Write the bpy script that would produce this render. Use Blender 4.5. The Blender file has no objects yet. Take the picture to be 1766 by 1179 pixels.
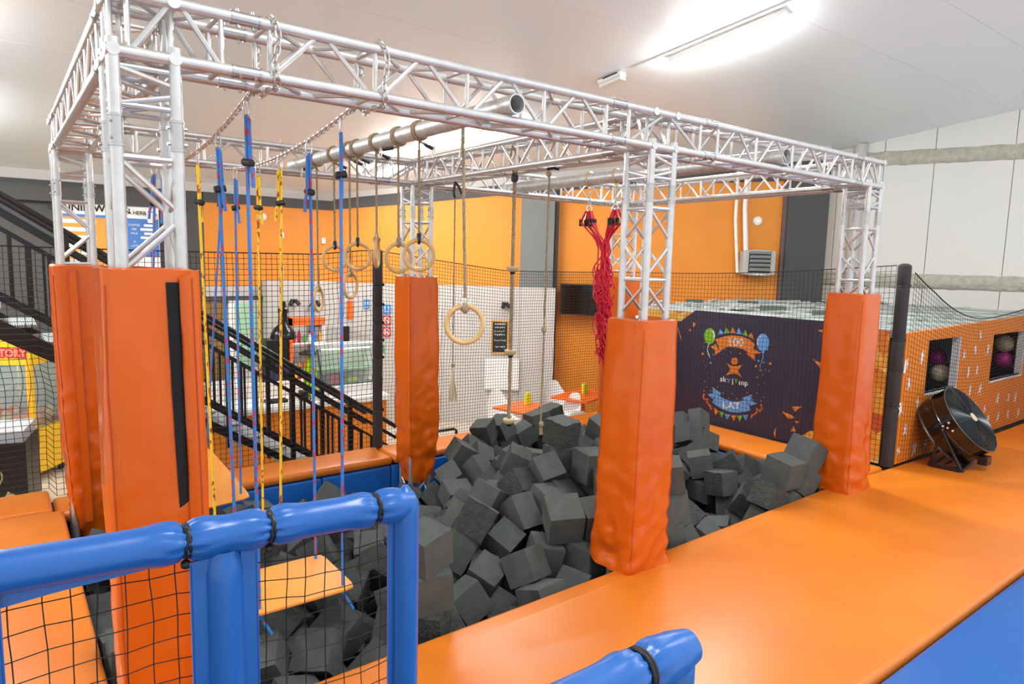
import bpy, bmesh, math, random
from mathutils import Vector, Matrix, Euler, noise
random.seed(5)
SC = bpy.context.scene
COL = SC.collection
PI = math.pi
# ------------------------------------------------------------------ camera (solved from the truss)
CAM = Vector((-.4367, -3.42, 3.5559)); YAW, PITCH, ROLL, FPX = .6497, -.1205, .0242, 1167.09
_f = Vector((math.sin(YAW)*math.cos(PITCH), math.cos(YAW)*math.cos(PITCH), math.sin(PITCH)))
_r = _f.cross(Vector((0, 0, 1))).normalized(); _u = _r.cross(_f)
CR = _r*math.cos(ROLL)+_u*math.sin(ROLL); CU = -_r*math.sin(ROLL)+_u*math.cos(ROLL); CF = _f
def ray(px, py): return CF+CR*((px-883)/FPX)-CU*((py-589.5)/FPX)
def onx(px, py, x): d = ray(px, py); return CAM+d*((x-CAM.x)/d.x)
def ony(px, py, y): d = ray(px, py); return CAM+d*((y-CAM.y)/d.y)
def onz(px, py, z): d = ray(px, py); return CAM+d*((z-CAM.z)/d.z)
def onpl(px, py, a, b, off=0):      # vertical plane through plan points a, b, moved off towards the camera side
    n = Vector((-(b[1]-a[1]), b[0]-a[0], 0)).normalized()
    if n.dot(CAM-Vector((a[0], a[1], 0))) < 0: n = -n
    d = ray(px, py); p0 = Vector((a[0], a[1], 0))+n*off
    return CAM+d*(n.dot(p0-CAM)/n.dot(d))
def vz(v, z): return Vector((v[0], v[1], z))
# ------------------------------------------------------------------ materials
def lin(c):
    if isinstance(c, str): c = [int(c[i:i+2], 16)/255 for i in (0, 2, 4)]
    return tuple(x/12.92 if x <= .04045 else ((x+.055)/1.055)**2.4 for x in c)+(1,)
def mat(name, col, rough=.5, metal=0, bump=None, var=None, coat=0, emit=None, spec=None, alpha=None, trans=None):
    m = bpy.data.materials.new(name); m.use_nodes = True
    nt = m.node_tree; b = nt.nodes['Principled BSDF']
    b.inputs['Base Color'].default_value = lin(col); b.inputs['Roughness'].default_value = rough
    b.inputs['Metallic'].default_value = metal; b.inputs['Coat Weight'].default_value = coat
    if spec is not None: b.inputs['Specular IOR Level'].default_value = spec
    if alpha is not None: b.inputs['Alpha'].default_value = alpha
    if trans is not None: b.inputs['Transmission Weight'].default_value = trans
    if emit: b.inputs['Emission Color'].default_value = lin(emit[0]); b.inputs['Emission Strength'].default_value = emit[1]
    if bump or var:
        tc = nt.nodes.new('ShaderNodeTexCoord')
    if bump:   # (scale, strength, distance)
        n = nt.nodes.new('ShaderNodeTexNoise'); n.inputs['Scale'].default_value = bump[0]; n.inputs['Detail'].default_value = 4
        nt.links.new(tc.outputs['Object'], n.inputs['Vector'])
        bn = nt.nodes.new('ShaderNodeBump'); bn.inputs['Strength'].default_value = bump[1]
        bn.inputs['Distance'].default_value = bump[2] if len(bump) > 2 else .01
        nt.links.new(n.outputs['Fac'], bn.inputs['Height']); nt.links.new(bn.outputs['Normal'], b.inputs['Normal'])
    if var:    # (other colour, scale, contrast lo, hi)
        n = nt.nodes.new('ShaderNodeTexNoise'); n.inputs['Scale'].default_value = var[1]; n.inputs['Detail'].default_value = 5
        nt.links.new(tc.outputs['Object'], n.inputs['Vector'])
        r = nt.nodes.new('ShaderNodeValToRGB'); r.color_ramp.elements[0].position = var[2]; r.color_ramp.elements[1].position = var[3]
        r.color_ramp.elements[0].color = lin(var[0]); r.color_ramp.elements[1].color = lin(col)
        nt.links.new(n.outputs['Fac'], r.inputs['Fac']); nt.links.new(r.outputs['Color'], b.inputs['Base Color'])
    return m
def mat_flecked(name, c1, c2, thr=.66):   # braided cord with coloured flecks
    m = mat(name, c1, .6); nt = m.node_tree; b = nt.nodes['Principled BSDF']
    tc = nt.nodes.new('ShaderNodeTexCoord'); mp = nt.nodes.new('ShaderNodeMapping'); mp.inputs['Scale'].default_value = (90, 90, 34)
    v = nt.nodes.new('ShaderNodeTexVoronoi'); v.inputs['Scale'].default_value = 1
    r = nt.nodes.new('ShaderNodeValToRGB'); r.color_ramp.interpolation = 'CONSTANT'
    r.color_ramp.elements[0].color = lin(c1); r.color_ramp.elements[1].position = thr; r.color_ramp.elements[1].color = lin(c2)
    nt.links.new(tc.outputs['Object'], mp.inputs['Vector']); nt.links.new(mp.outputs['Vector'], v.inputs['Vector'])
    sp = nt.nodes.new('ShaderNodeSeparateColor'); nt.links.new(v.outputs['Color'], sp.inputs['Color'])
    nt.links.new(sp.outputs['Red'], r.inputs['Fac']); nt.links.new(r.outputs['Color'], b.inputs['Base Color'])
    return m
def mat_cells(name, cols, scale, rough=.6):   # flat patches of several colours
    m = mat(name, cols[0], rough); nt = m.node_tree; b = nt.nodes['Principled BSDF']
    tc = nt.nodes.new('ShaderNodeTexCoord'); v = nt.nodes.new('ShaderNodeTexVoronoi'); v.inputs['Scale'].default_value = scale
    nt.links.new(tc.outputs['Object'], v.inputs['Vector'])
    sp = nt.nodes.new('ShaderNodeSeparateColor'); nt.links.new(v.outputs['Color'], sp.inputs['Color'])
    r = nt.nodes.new('ShaderNodeValToRGB'); r.color_ramp.interpolation = 'CONSTANT'
    for i, c in enumerate(cols):
        e = r.color_ramp.elements[i] if i < 2 else r.color_ramp.elements.new(i/len(cols))
        e.position = i/len(cols); e.color = lin(c)
    nt.links.new(sp.outputs['Red'], r.inputs['Fac']); nt.links.new(r.outputs['Color'], b.inputs['Base Color'])
    return m
def mat_ribbed(name, col, rough, axis, scale, strength, dist=.004, col2=None):
    m = mat(name, col, rough); nt = m.node_tree; b = nt.nodes['Principled BSDF']
    tc = nt.nodes.new('ShaderNodeTexCoord'); w = nt.nodes.new('ShaderNodeTexWave'); w.bands_direction = axis; w.inputs['Scale'].default_value = scale
    nt.links.new(tc.outputs['Object'], w.inputs['Vector'])
    bn = nt.nodes.new('ShaderNodeBump'); bn.inputs['Strength'].default_value = strength; bn.inputs['Distance'].default_value = dist
    nt.links.new(w.outputs['Fac'], bn.inputs['Height']); nt.links.new(bn.outputs['Normal'], b.inputs['Normal'])
    if col2:
        r = nt.nodes.new('ShaderNodeValToRGB'); r.color_ramp.elements[0].color = lin(col2); r.color_ramp.elements[1].color = lin(col)
        r.color_ramp.elements[0].position = .1; r.color_ramp.elements[1].position = .5
        nt.links.new(w.outputs['Fac'], r.inputs['Fac']); nt.links.new(r.outputs['Color'], b.inputs['Base Color'])
    return m
M = {}
M['deck'] = mat('orange_mat_vinyl', 'DB7D20', .36, bump=(3.5, .08, .02), var=('D3721A', 1.6, .35, .7))
M['padv'] = mat('orange_pad_vinyl', 'CF5B0A', .25, bump=(6, .12, .02), spec=.42)
M['pads'] = mat('orange_pad_seam', 'B4490C', .5)
M['blue'] = mat('blue_vinyl', '1C5DAA', .33, bump=(5, .12, .02))
M['blued'] = mat('blue_stitching', '164A94', .55)
M['pitblue'] = mat('blue_pit_vinyl', '0C62BE', .42)
M['velcro'] = mat('black_velcro', '16171B', .95)
M['foam'] = mat('dark_grey_foam', '575C5A', .95, bump=(70, .5, .006), var=('4E5250', 9, .3, .7), spec=.2)
M['foamd'] = mat('torn_charcoal_foam', '4C4F4D', .97, bump=(40, 1, .02), var=('404341', 20, .35, .7), spec=.15)
M['alu'] = mat('aluminium_tube', 'DAD9D8', .38, .72, bump=(45, .05, .004), var=('CAC9C8', 14, .3, .75))
M['alus'] = mat('aluminium_sleeve', 'BFBEBD', .3, .9)
M['steel'] = mat('galvanised_steel', 'D6D7D5', .42, .55, var=('B9BBBA', 25, .3, .7))
M['chain'] = mat('zinc_chain', 'D2D0CC', .32, .9)
M['dark'] = mat('pipe_inside', '3C3F40', .8)
M['ropeb'] = mat_flecked('blue_braided_cord', '2F7FD0', 'B03A58', .80)
M['ropey'] = mat_flecked('yellow_braided_cord', 'F4CC2C', 'A8501C', .82)
M['hemp'] = mat('hemp_rope', 'A8967A', .9, bump=(120, .6, .004), var=('86755A', 40, .35, .7))
M['orc'] = mat('orange_counter_front', 'E2821F', .45)
M['ring'] = mat('pale_ring_wood', 'D9BA84', .4, var=('C79F62', 12, .3, .75))
M['disc'] = mat('beige_rope_disc', 'C4B48C', .6)
M['board'] = mat('swing_board_wood', 'F0A040', .45, var=('E6923A', 6, .3, .8))
M['boarde'] = mat('swing_board_edge', 'F2C076', .5)
M['black'] = mat('black_rubber', '141416', .45)
M['blackm'] = mat('black_painted_steel', '141417', .35)
M['net'] = mat('black_net_cord', '121314', .8)
M['redn'] = mat('red_net_rope', 'D41C3A', .6, bump=(90, .4, .004))
M['pnet'] = mat('charcoal_post_foam', '2E2B2D', .75, bump=(20, .3, .01))
M['wallo'] = mat('orange_wall_paint', 'E48F2A', .55, bump=(28, .35, .012), var=('DC8724', 1.2, .3, .7))
M['wallg'] = mat('dark_grey_wall_paint', '4A4A4A', .7, bump=(40, .3, .008))
M['wallg2'] = mat('mid_grey_pilaster_paint', '707370', .7, bump=(40, .3, .008))
M['wallw'] = mat('white_wall_paint', 'C6C1BB', .6)
M['seam'] = mat('panel_joint_grey', 'D2CFCA', .8)
M['panel'] = mat_ribbed('white_sandwich_panel', 'DEDCD5', .45, 'X', 6, .06)
M['ceil'] = mat_ribbed('white_ceiling_panel', 'F0F6F7', .33, 'Y', 11, .08, .003)
M['spray'] = mat('sprayed_insulation_foam', 'CFCBBC', .95, bump=(22, 1, .05), var=('B6B2A2', 9, .3, .7))
M['white'] = mat('white_plastic', 'F0EFEC', .35)
M['white2'] = mat('white_lacquer', 'F2F0EC', .3)
M['cream'] = mat('cream_ball', 'D8C6AC', .45, var=('C8B292', 5, .3, .7))
M['pink'] = mat('magenta_ball', 'B81E86', .35)
M['floor'] = mat('pale_floor_tile', 'CDBFAC', .35, var=('C2B39F', 2, .3, .7))
M['floord'] = mat('platform_underside', '2A2624', .9)
M['greyp'] = mat('grey_heater_plastic', 'B4B3AC', .5)
M['louvre'] = mat('silver_louvre', 'C9CCCB', .3, .6)
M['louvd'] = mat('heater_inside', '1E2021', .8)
M['tvs'] = mat('tv_glass', '120E0B', .12)
M['chalk'] = mat('chalkboard', '1B1D20', .6)
M['chalkw'] = mat('chalk_white', 'D8D8D4', .9)
M['orl'] = mat('orange_laminate', 'EE6A1E', .4)
M['lime'] = mat('lime_plastic', 'D2E02A', .4)
M['limeg'] = mat('lime_fringe', 'B6E01E', .6)
M['glass'] = mat('clear_glass', 'E8F2EE', .05, trans=.92)
M['glassg'] = mat('pale_green_glass', 'A9D2AE', .2)
M['brown'] = mat('tan_board', '8A6A36', .7)
M['navy'] = mat('navy_box', '28304E', .6)
M['yel'] = mat('yellow_cabinet', 'F2C410', .35)
M['red'] = mat('red_print', 'D8242C', .45)
M['sblue'] = mat('sign_blue', '3E8CD8', .45)
M['sgreen'] = mat('sign_green', '2FA24C', .45)
M['led'] = mat('red_led', 'FF5040', .4, emit=('FF3020', 2.5))
M['tube'] = mat('lit_fluorescent_tube', 'FFFFFF', .4, emit=('FFFFFF', 85))
M['signl'] = mat('lit_sign_red', 'F06A50', .4, emit=('FF8066', .7))
M['tubef'] = mat('lit_far_tube', 'FFFFFF', .4, emit=('FFFFFF', 55))
M['tube2'] = mat('small_lit_tube', 'FFFFFF', .4, emit=('FFF4E0', 6))
M['print_dark'] = mat_ribbed('banner_dark_cloth', '3A3148', .7, 'Z', 30, .05, .002)
M['print_or'] = mat('banner_orange', 'F08C30', .6)
M['print_org'] = mat('banner_deep_orange', 'E4602A', .6)
M['print_bl'] = mat('banner_blue', '6FAEF0', .6)
M['print_gr'] = mat('banner_green', '86C832', .6)
M['print_wh'] = mat('banner_white', 'F4F2EE', .6)
M['mosaic'] = mat_cells('orange_mosaic_cloth', ['E8A030', 'F0B848', 'D97A28', 'F4D070', 'E08A20', 'C85A28'], 5)
M['clothor'] = mat_ribbed('orange_barrier_cloth', 'F08A1C', .65, 'X', 14, .12, .004, 'E27C16')
M['menuo'] = mat('menu_orange', 'F0A040', .5)
M['menub'] = mat('menu_blue', '4C80C8', .5)
M['plush'] = mat_cells('mixed_plush_toys', ['F2D8C8', 'F4B0A0', 'FFE6C0', 'D8C8E8', 'F09060', 'FFF4E8', 'E86A50'], 9)
M['bott'] = mat_cells('mixed_snack_packets', ['D83A2A', 'F2B030', '3A78C8', 'F4F0E8', '4AA04A', 'E87A2A'], 16)
M['roofw'] = mat_ribbed('white_roof_net', 'A9B1AC', .7, 'DIAGONAL', 14, .5, .01, '7F8985')
M['roofb'] = mat('pale_grey_roof_bar', 'BFC4C0', .6)
M['roofp'] = mat('grey_roof_pad', '5E6860', .8)
M['tread'] = mat_ribbed('grey_stair_grating', 'A9B0B2', .5, 'X', 16, .6, .01, '5A6264')
M['stringy'] = mat('cream_string', 'D9C8A4', .9)
# ------------------------------------------------------------------ mesh collector
class MB:
    def __init__(s): s.v = []; s.f = []; s.mi = []; s.cur = 0
    def add(s, vs, fs):
        o = len(s.v); s.v.extend(tuple(p) for p in vs)
        for f in fs: s.f.append(tuple(i+o for i in f)); s.mi.append(s.cur)
    def box(s, x0, x1, y0, y1, z0, z1, mt=None):
        vs = [Vector((x, y, z)) for z in (z0, z1) for x, y in ((x0, y0), (x1, y0), (x1, y1), (x0, y1))]
        if mt: vs = [mt @ p for p in vs]
        s.add(vs, [(3, 2, 1, 0), (4, 5, 6, 7), (0, 1, 5, 4), (1, 2, 6, 5), (2, 3, 7, 6), (3, 0, 4, 7)]); return s
    def bar(s, a, b, w, h, up=(0, 0, 1)):     # rectangular bar from a to b
        a = Vector(a); b = Vector(b); d = (b-a).normalized(); u = Vector(up)
        r = d.cross(u)
        if r.length < 1e-4: r = d.cross(Vector((1, 0, 0)))
        r.normalize(); u = r.cross(d)
        vs = [p+r*i*w/2+u*j*h/2 for p in (a, b) for i, j in ((-1, -1), (1, -1), (1, 1), (-1, 1))]
        s.add(vs, [(3, 2, 1, 0), (4, 5, 6, 7), (0, 1, 5, 4), (1, 2, 6, 5), (2, 3, 7, 6), (3, 0, 4, 7)]); return s
    def path(s, pts, r, n=8, closed=False, caps=True, flat=None):
        pts = [Vector(p) for p in pts]; m = len(pts); o = len(s.v); rs = r if isinstance(r, (list, tuple)) else [r]*m
        nrm = None; vs = []
        for i, p in enumerate(pts):
            if closed: t = pts[(i+1) % m]-pts[i-1]
            else: t = pts[min(i+1, m-1)]-pts[max(i-1, 0)]
            t = t.normalized() if t.length > 1e-9 else Vector((0, 0, 1))
            if nrm is None:
                nrm = t.cross(Vector((0, 0, 1)))
                if nrm.length < 1e-3: nrm = t.cross(Vector((1, 0, 0)))
            nrm = (nrm-t*nrm.dot(t))
            if nrm.length < 1e-6: nrm = t.cross(Vector((1, .3, .2)))
            nrm.normalize(); bn = t.cross(nrm)
            for k in range(n):
                a = 2*PI*k/n; vs.append(p+nrm*math.cos(a)*rs[i]+bn*math.sin(a)*rs[i])
        fs = []
        for i in range(m if closed else m-1):
            j = (i+1) % m
            for k in range(n):
                l = (k+1) % n; fs.append((i*n+k, i*n+l, j*n+l, j*n+k))
        if caps and not closed:
            fs.append(tuple(range(n-1, -1, -1))); fs.append(tuple((m-1)*n+k for k in range(n)))
        s.add(vs, fs); return s
    def tube(s, a, b, r, n=10, caps=True): return s.path([a, b], r, n, caps=caps)
    def lathe(s, prof, c=(0, 0, 0), n=24, mt=None):    # prof: (radius, height) about z
        c = Vector(c); vs = []; fs = []
        for r, z in prof:
            for k in range(n):
                a = 2*PI*k/n; p = Vector((r*math.cos(a), r*math.sin(a), z)); vs.append(c+(mt @ p if mt else p))
        m = len(prof)
        for i in range(m-1):
            for k in range(n):
                l = (k+1) % n; fs.append((i*n+k, i*n+l, (i+1)*n+l, (i+1)*n+k))
        if prof[0][0] > 1e-6: fs.append(tuple(range(n-1, -1, -1)))
        if prof[-1][0] > 1e-6: fs.append(tuple((m-1)*n+k for k in range(n)))
        s.add(vs, fs); return s
    def ball(s, c, r, n=16, m=10, sc=(1, 1, 1)):
        vs = []; fs = []
        for i in range(m+1):
            t = PI*i/m
            for k in range(n):
                a = 2*PI*k/n; vs.append(Vector(c)+Vector((r*sc[0]*math.sin(t)*math.cos(a), r*sc[1]*math.sin(t)*math.sin(a), -r*sc[2]*math.cos(t))))
        for i in range(m):
            for k in range(n):
                l = (k+1) % n; fs.append((i*n+k, i*n+l, (i+1)*n+l, (i+1)*n+k))
        s.add(vs, fs); return s
    def torus(s, c, R, r, ax=(0, 0, 1), n=32, m=10, squash=1):
        ax = Vector(ax).normalized(); u = ax.cross(Vector((0, 0, 1)))
        if u.length < 1e-3: u = Vector((1, 0, 0))
        u.normalize(); w = ax.cross(u); vs = []; fs = []
        for i in range(n):
            a = 2*PI*i/n; d = u*math.cos(a)+w*math.sin(a)*squash
            for k in range(m):
                b = 2*PI*k/m; vs.append(Vector(c)+d*R+d*(r*math.cos(b))+ax*(r*math.sin(b)))
        for i in range(n):
            for k in range(m): fs.append((i*m+k, ((i+1) % n)*m+k, ((i+1) % n)*m+(k+1) % m, i*m+(k+1) % m))
        s.add(vs, fs); return s
    def plate(s, pts, nrm, th):     # flat polygon with thickness along nrm
        nrm = Vector(nrm).normalized(); pts = [Vector(p) for p in pts]; n = len(pts)
        area = Vector((0, 0, 0))
        for i in range(n): area += pts[i].cross(pts[(i+1) % n])
        if area.dot(nrm) < 0: pts = pts[::-1]
        s.add(pts+[p+nrm*th for p in pts], [tuple(range(n-1, -1, -1)), tuple(range(n, 2*n))]+[(i, (i+1) % n, n+(i+1) % n, n+i) for i in range(n)]); return s
    def build(s, name, m, parent=None, smooth=38, bevel=0):
        root = parent
        while root is not None and root.parent is not None: root = root.parent
        off = Vector(root.location) if root is not None else Vector((0, 0, 0))
        me = bpy.data.meshes.new(name)
        me.from_pydata([tuple(Vector(p)-off) for p in s.v], [], s.f)
        ms = m if isinstance(m, (list, tuple)) else [m]
        for x in ms: me.materials.append(M[x] if isinstance(x, str) else x)
        if len(ms) > 1: me.polygons.foreach_set('material_index', s.mi)
        me.validate(); me.update()
        bm = bmesh.new(); bm.from_mesh(me); bmesh.ops.recalc_face_normals(bm, faces=bm.faces)
        if bevel:
            es = [e for e in bm.edges if len(e.link_faces) == 2 and e.calc_face_angle(0) > .6]
            bmesh.ops.bevel(bm, geom=es, offset=bevel, segments=3, affect='EDGES', profile=.5, clamp_overlap=True)
        bm.to_mesh(me); bm.free()
        if smooth:
            me.shade_smooth(); me.set_sharp_from_angle(angle=math.radians(smooth))
        o = bpy.data.objects.new(name, me); COL.objects.link(o)
        if parent is not None: o.parent = parent
        return o
def lab(o, label=None, cat=None, group=None, kind=None):
    if label: o['label'] = label
    if cat: o['category'] = cat
    if group: o['group'] = group
    if kind: o['kind'] = kind
    return o
def thing(name, label, cat, loc=(0, 0, 0), group=None):
    o = bpy.data.objects.new(name, None); COL.objects.link(o); o.location = loc; o.empty_display_size = .1
    return lab(o, label, cat, group)
def struct(name, mb, m, bevel=0, smooth=38): return lab(mb.build(name, m, None, smooth, bevel), kind='structure')
def clone(root, loc, rot=None, label=None, group=None):
    r = root.copy(); COL.objects.link(r); r.location = loc
    if rot: r.rotation_euler = rot
    if label: r['label'] = label
    if group: r['group'] = group
    for ch in list(root.children):
        c = ch.copy(); COL.objects.link(c); c.parent = r
        for g in list(ch.children):
            d = g.copy(); COL.objects.link(d); d.parent = c
    return r
def text_polys(body, size=1.0, off=0):          # glyph shapes of a line of writing as 2D verts and faces
    cu = bpy.data.curves.new('writing', 'FONT'); cu.body = body; cu.size = size; cu.align_x = 'CENTER'; cu.align_y = 'CENTER'; cu.resolution_u = 3; cu.offset = off
    o = bpy.data.objects.new('writing', cu); COL.objects.link(o)
    dg = bpy.context.evaluated_depsgraph_get(); dg.update()
    me = o.evaluated_get(dg).to_mesh(); vs = [v.co.copy() for v in me.vertices]; fs = [tuple(p.vertices) for p in me.polygons]
    o.evaluated_get(dg).to_mesh_clear(); bpy.data.objects.remove(o); bpy.data.curves.remove(cu)
    return vs, fs
def writing(mb, body, size, fn, stretch=1.0, bold=0):
    vs, fs = text_polys(body, size, bold*.5)
    mb.add([fn(v.x*stretch, v.y) for v in vs], fs)

# ------------------------------------------------------------------ the hall
W, LD, LE, S = 3.806, 3.394, 6.908, .24
ZL, ZU = 4.40, 4.64
def ceil_z(y): return 6.96-.191*y
W2A, W2B = (5.44, 10.83), (13.14, 4.9)             # the long orange wall
RA, RB = (14.16, 5.2), (16.2, -.46)                # the white panel wall
W2D = Vector((W2B[0]-W2A[0], W2B[1]-W2A[1], 0)).normalized(); W2N = Vector((-.6105, -.792, 0))
if W2N.dot(W2D): W2N = (W2N-W2D*W2N.dot(W2D)).normalized()
RD = Vector((RB[0]-RA[0], RB[1]-RA[1], 0)).normalized(); RN = Vector((RD.y, -RD.x, 0))
if RN.dot(CAM-Vector((RA[0], RA[1], 0))) < 0: RN = -RN
def w2(px, py, off=0): return onpl(px, py, W2A, W2B, off)
def rw(px, py, off=0): return onpl(px, py, RA, RB, off)
def slab(mb, pts, nrm, th): mb.plate(pts, nrm, th)
m = MB(); m.box(-9, 17, -5, 12, -.1, 0); struct('floor', m, 'floor')
# ceiling of long panels that run with the truss
m = MB(); y = -5.2
while y < 11.9:
    y1 = y+1.13
    vs = [(x, yy, ceil_z(yy)+dz) for dz in (0, .06) for x, yy in ((-9, y), (17.5, y), (17.5, y1-.006), (-9, y1-.006))]
    m.add(vs, [(3, 2, 1, 0), (4, 5, 6, 7), (0, 1, 5, 4), (1, 2, 6, 5), (2, 3, 7, 6), (3, 0, 4, 7)]); y = y1
vs = [(x, yy, ceil_z(yy)+dz) for dz in (.05, .15) for x, yy in ((-9, -5.2), (17.5, -5.2), (17.5, 12), (-9, 12))]
m.cur = 1; m.add(vs, [(3, 2, 1, 0), (4, 5, 6, 7), (0, 1, 5, 4), (1, 2, 6, 5), (2, 3, 7, 6), (3, 0, 4, 7)])
struct('ceiling', m, ['ceil', 'seam'])
# wall behind the stairs (grey, orange, white above)
def y_pl(px, py): return ony(px, py, 10.83)
m = MB()
gx = y_pl(350, 340).x; zb = 4.72; zo = 4.53
m.cur = 0; m.box(-9, gx, 10.83, 11.0, 0, zb)                 # grey part
m.cur = 1; m.box(gx, 5.44, 10.83, 11.0, 2.9, zo)            # orange
m.cur = 0; m.box(gx, 5.44, 10.80, 11.0, zo, zb)             # grey band
m.cur = 2; m.box(gx, 5.44, 10.83, 11.0, 0, 2.9)
m.cur = 2; m.box(-9, 5.6, 10.84, 11.0, zb, 5.0)
struct('wall_left', m, ['wallg', 'wallo', 'wallw'])
m = MB(); m.box(-9, gx-.45, 10.7, 10.83, 4.36, 4.62); struct('trim_1', m, 'wallg')
# the long orange wall with the grey band that rises with the roof
def w2strip(mb, up, lo, off=0, th=.12):
    pu = [w2(*p, off) for p in up]; pl = [w2(*p, off) for p in lo]
    mb.plate(pu+pl[::-1], -W2N, th)
up = [(574, 344), (693, 332), (868, 319), (1100, 300), (1341, 281), (1433, 274)]
lo = [(574, 361), (693, 352), (868, 336), (1100, 319), (1341, 312), (1433, 308)]
m = MB()
for i in range(5):
    m.cur = 0; w2strip(m, up[i:i+2], lo[i:i+2], .02, .14)
    a, b = w2(*lo[i]), w2(*lo[i+1])
    m.cur = 1 if i < 4 else 1; m.plate([a, b, vz(b, 0), vz(a, 0)], -W2N, .12)
    a, b = w2(*up[i]), w2(*up[i+1])
    m.cur = 2; m.plate([a, b, vz(b, ceil_z(b.y)+.02), vz(a, ceil_z(a.y)+.02)], -W2N, .12)
struct('wall_back', m, ['wallg', 'wallo', 'wallw'])
def pil(name, p0, p1, ytop0, ytop1, off, mt):
    a = w2(p0, ytop0, off); b = w2(p1, ytop1, off); mb = MB()
    mb.plate([a, b, vz(b, 0), vz(a, 0)], -W2N, off+.02); struct(name, mb, mt)
pil('trim_2', 900, 958, 334, 329, .30, 'wallg2')
pil('trim_3', 958, 966, 329, 328, .24, mat('dark_brown_strip', '3A2C24', .7))  # narrow dark strip along the right edge of the pilaster
pil('trim_4', 1363, 1434, 309, 305, .14, 'wallg')
pil('trim_5', 1355, 1363, 311, 310, .08, mat('purple_grey_edge', '6E5A58', .7))
# white panel wall
def rpt(t): return Vector((RA[0], RA[1], 0))+RD*t
m = MB(); seams = [-2.2]+[(rw(px, 380)-rpt(0)).dot(RD) for px in (1440, 1516, 1602, 1738)]
seams += [seams[-1]+1.25*k for k in range(1, 5)]
for t0, t1 in zip(seams, seams[1:]):
    a, b = rpt(t0+.006), rpt(t1-.006)
    m.plate([a, b, vz(b, ceil_z(b.y)+.02), vz(a, ceil_z(a.y)+.02)], -RN, .08)
m.cur = 1; a, b = rpt(-2.2), rpt(seams[-1]); a = a-RN*.05; b = b-RN*.05; m.plate([a, b, vz(b, 7.4), vz(a, 6.2)], -RN, .1)
struct('wall_right', m, ['panel', 'seam'])
def foam_band(name, t0, t1, z0, z1, dep):
    mb = MB(); nx = 90; ny = 8; vs = []
    for i in range(nx+1):
        for j in range(ny+1):
            t = t0+(t1-t0)*i/nx; z = z0+(z1-z0)*j/ny; p = rpt(t); e = math.sin(PI*j/ny)**.5
            n = noise.noise(Vector((t*3, z*6, 1)))+.6*noise.noise(Vector((t*11, z*14, 3)))
            vs.append(vz(p+RN*(dep*e+.03*n*e-.01), z+.025*noise.noise(Vector((t*5, j, 7)))))
    fs = [(i*(ny+1)+j, (i+1)*(ny+1)+j, (i+1)*(ny+1)+j+1, i*(ny+1)+j+1) for i in range(nx) for j in range(ny)]
    mb.add(vs, fs); struct(name, mb, 'spray')
a = rw(1560, 497); b = rw(1560, 471)
foam_band('trim_6', -1.2, 7, a.z, b.z, .10)
a = rw(1500, 288); b = rw(1500, 262)
foam_band('trim_7', -.1, 7, a.z, b.z, .08)
t = (rw(1482, 300)-rpt(0)).dot(RD)
m = MB(); p = rpt(t)+RN*.10; m.path([vz(p, z) for z in (0, 2, 3.4, 4.5, 5.2, ceil_z(p.y))], .13, 12); struct('trim_8', m, 'wallw')
# white service block that stands in front of both far walls
KA = (3.96, 10.45); kc = onpl(597, 491, W2A, W2B, .36)
KY = 10.45; kc.x = kc.x+(KY-kc.y)/W2D.y*W2D.x; kc.y = KY
ke = w2(953, 492, .36)
k0 = ony(460, 484, KY)
m = MB(); zt = 3.0
m.plate([(k0.x, KY, 0), (kc.x, KY, 0), (kc.x, KY, zt), (k0.x, KY, zt+.03)], (0, 1, 0), .3)
def kface(px, py, off=0): return onpl(px, py, W2A, W2B, .36+off)
us = [0]+[(kface(px, 600)-kc).dot(W2D) for px in (632, 762, 895, 955)]
for u0, u1 in zip(us, us[1:]):
    a = kc+W2D*(u0+.006); b = kc+W2D*(u1-.006)
    m.plate([vz(a, 0), vz(b, 0), vz(b, zt-.02), vz(a, zt-.02)], -W2N, .3)
m.cur = 1; a = kc-W2N*.02; b = kc+W2D*us[-1]-W2N*.02; m.plate([vz(a, 0), vz(b, 0), vz(b, zt-.05), vz(a, zt-.05)], -W2N, .2)
struct('wall_bar', m, ['wallw', 'seam'])
# ------------------------------------------------------------------ platform carrying the mats
m = MB()
m.box(-4, -.12, -4.6, 4.4, 0, 1.08); m.box(-.12, 16, -4.6, -.15, 0, 1.08); m.box(-.12, 8.0, 3.96, 4.4, 0, 1.0)
m.box(7.16, 7.9, -.15, 3.96, 0, 1.08)
struct('platform_base', m, 'floord')
m = MB(); m.box(-.12, 7.16, -.15, 3.96, 0, .05); struct('pit_floor', m, 'floord')
def mat_poly(name, label, cat, pts, z0, z1, mt, bev=.045):
    mb = MB(); mb.plate([(x, y, z0) for x, y in pts], (0, 0, 1), z1-z0)
    return lab(mb.build(name, mt, None, 40, bev), label, cat)
def notch(x, y0, y1): return [(x-.1, y0), (x-.1, y1), (x+.34, y1), (x+.34, y0)]
NE = .06
mat_poly('deck_mat', 'wide glossy orange vinyl mat along the near edge of the foam pit', 'mat',
  [(-.13, -1.8), (10.38, -1.8), (10.38, .04), (7.13, .13)]+[(6.99, .13), (6.99, -.05), (6.62, -.05), (6.62, .15)]
  +[(LD+.30, NE+.02), (LD+.30, -.05), (LD-.05, -.05), (LD-.05, NE)]+[(.36, NE-.04), (.36, -.1), (-.13, -.1)], 1.09, 1.2, 'deck')
mat_poly('deck_mat', 'orange mat at the right end of the walkway, beyond the seam behind the fan', 'mat', [(10.40, -1.8), (16, -1.8), (16, .04), (10.40, .04)], 1.09, 1.2, 'deck')
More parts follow.
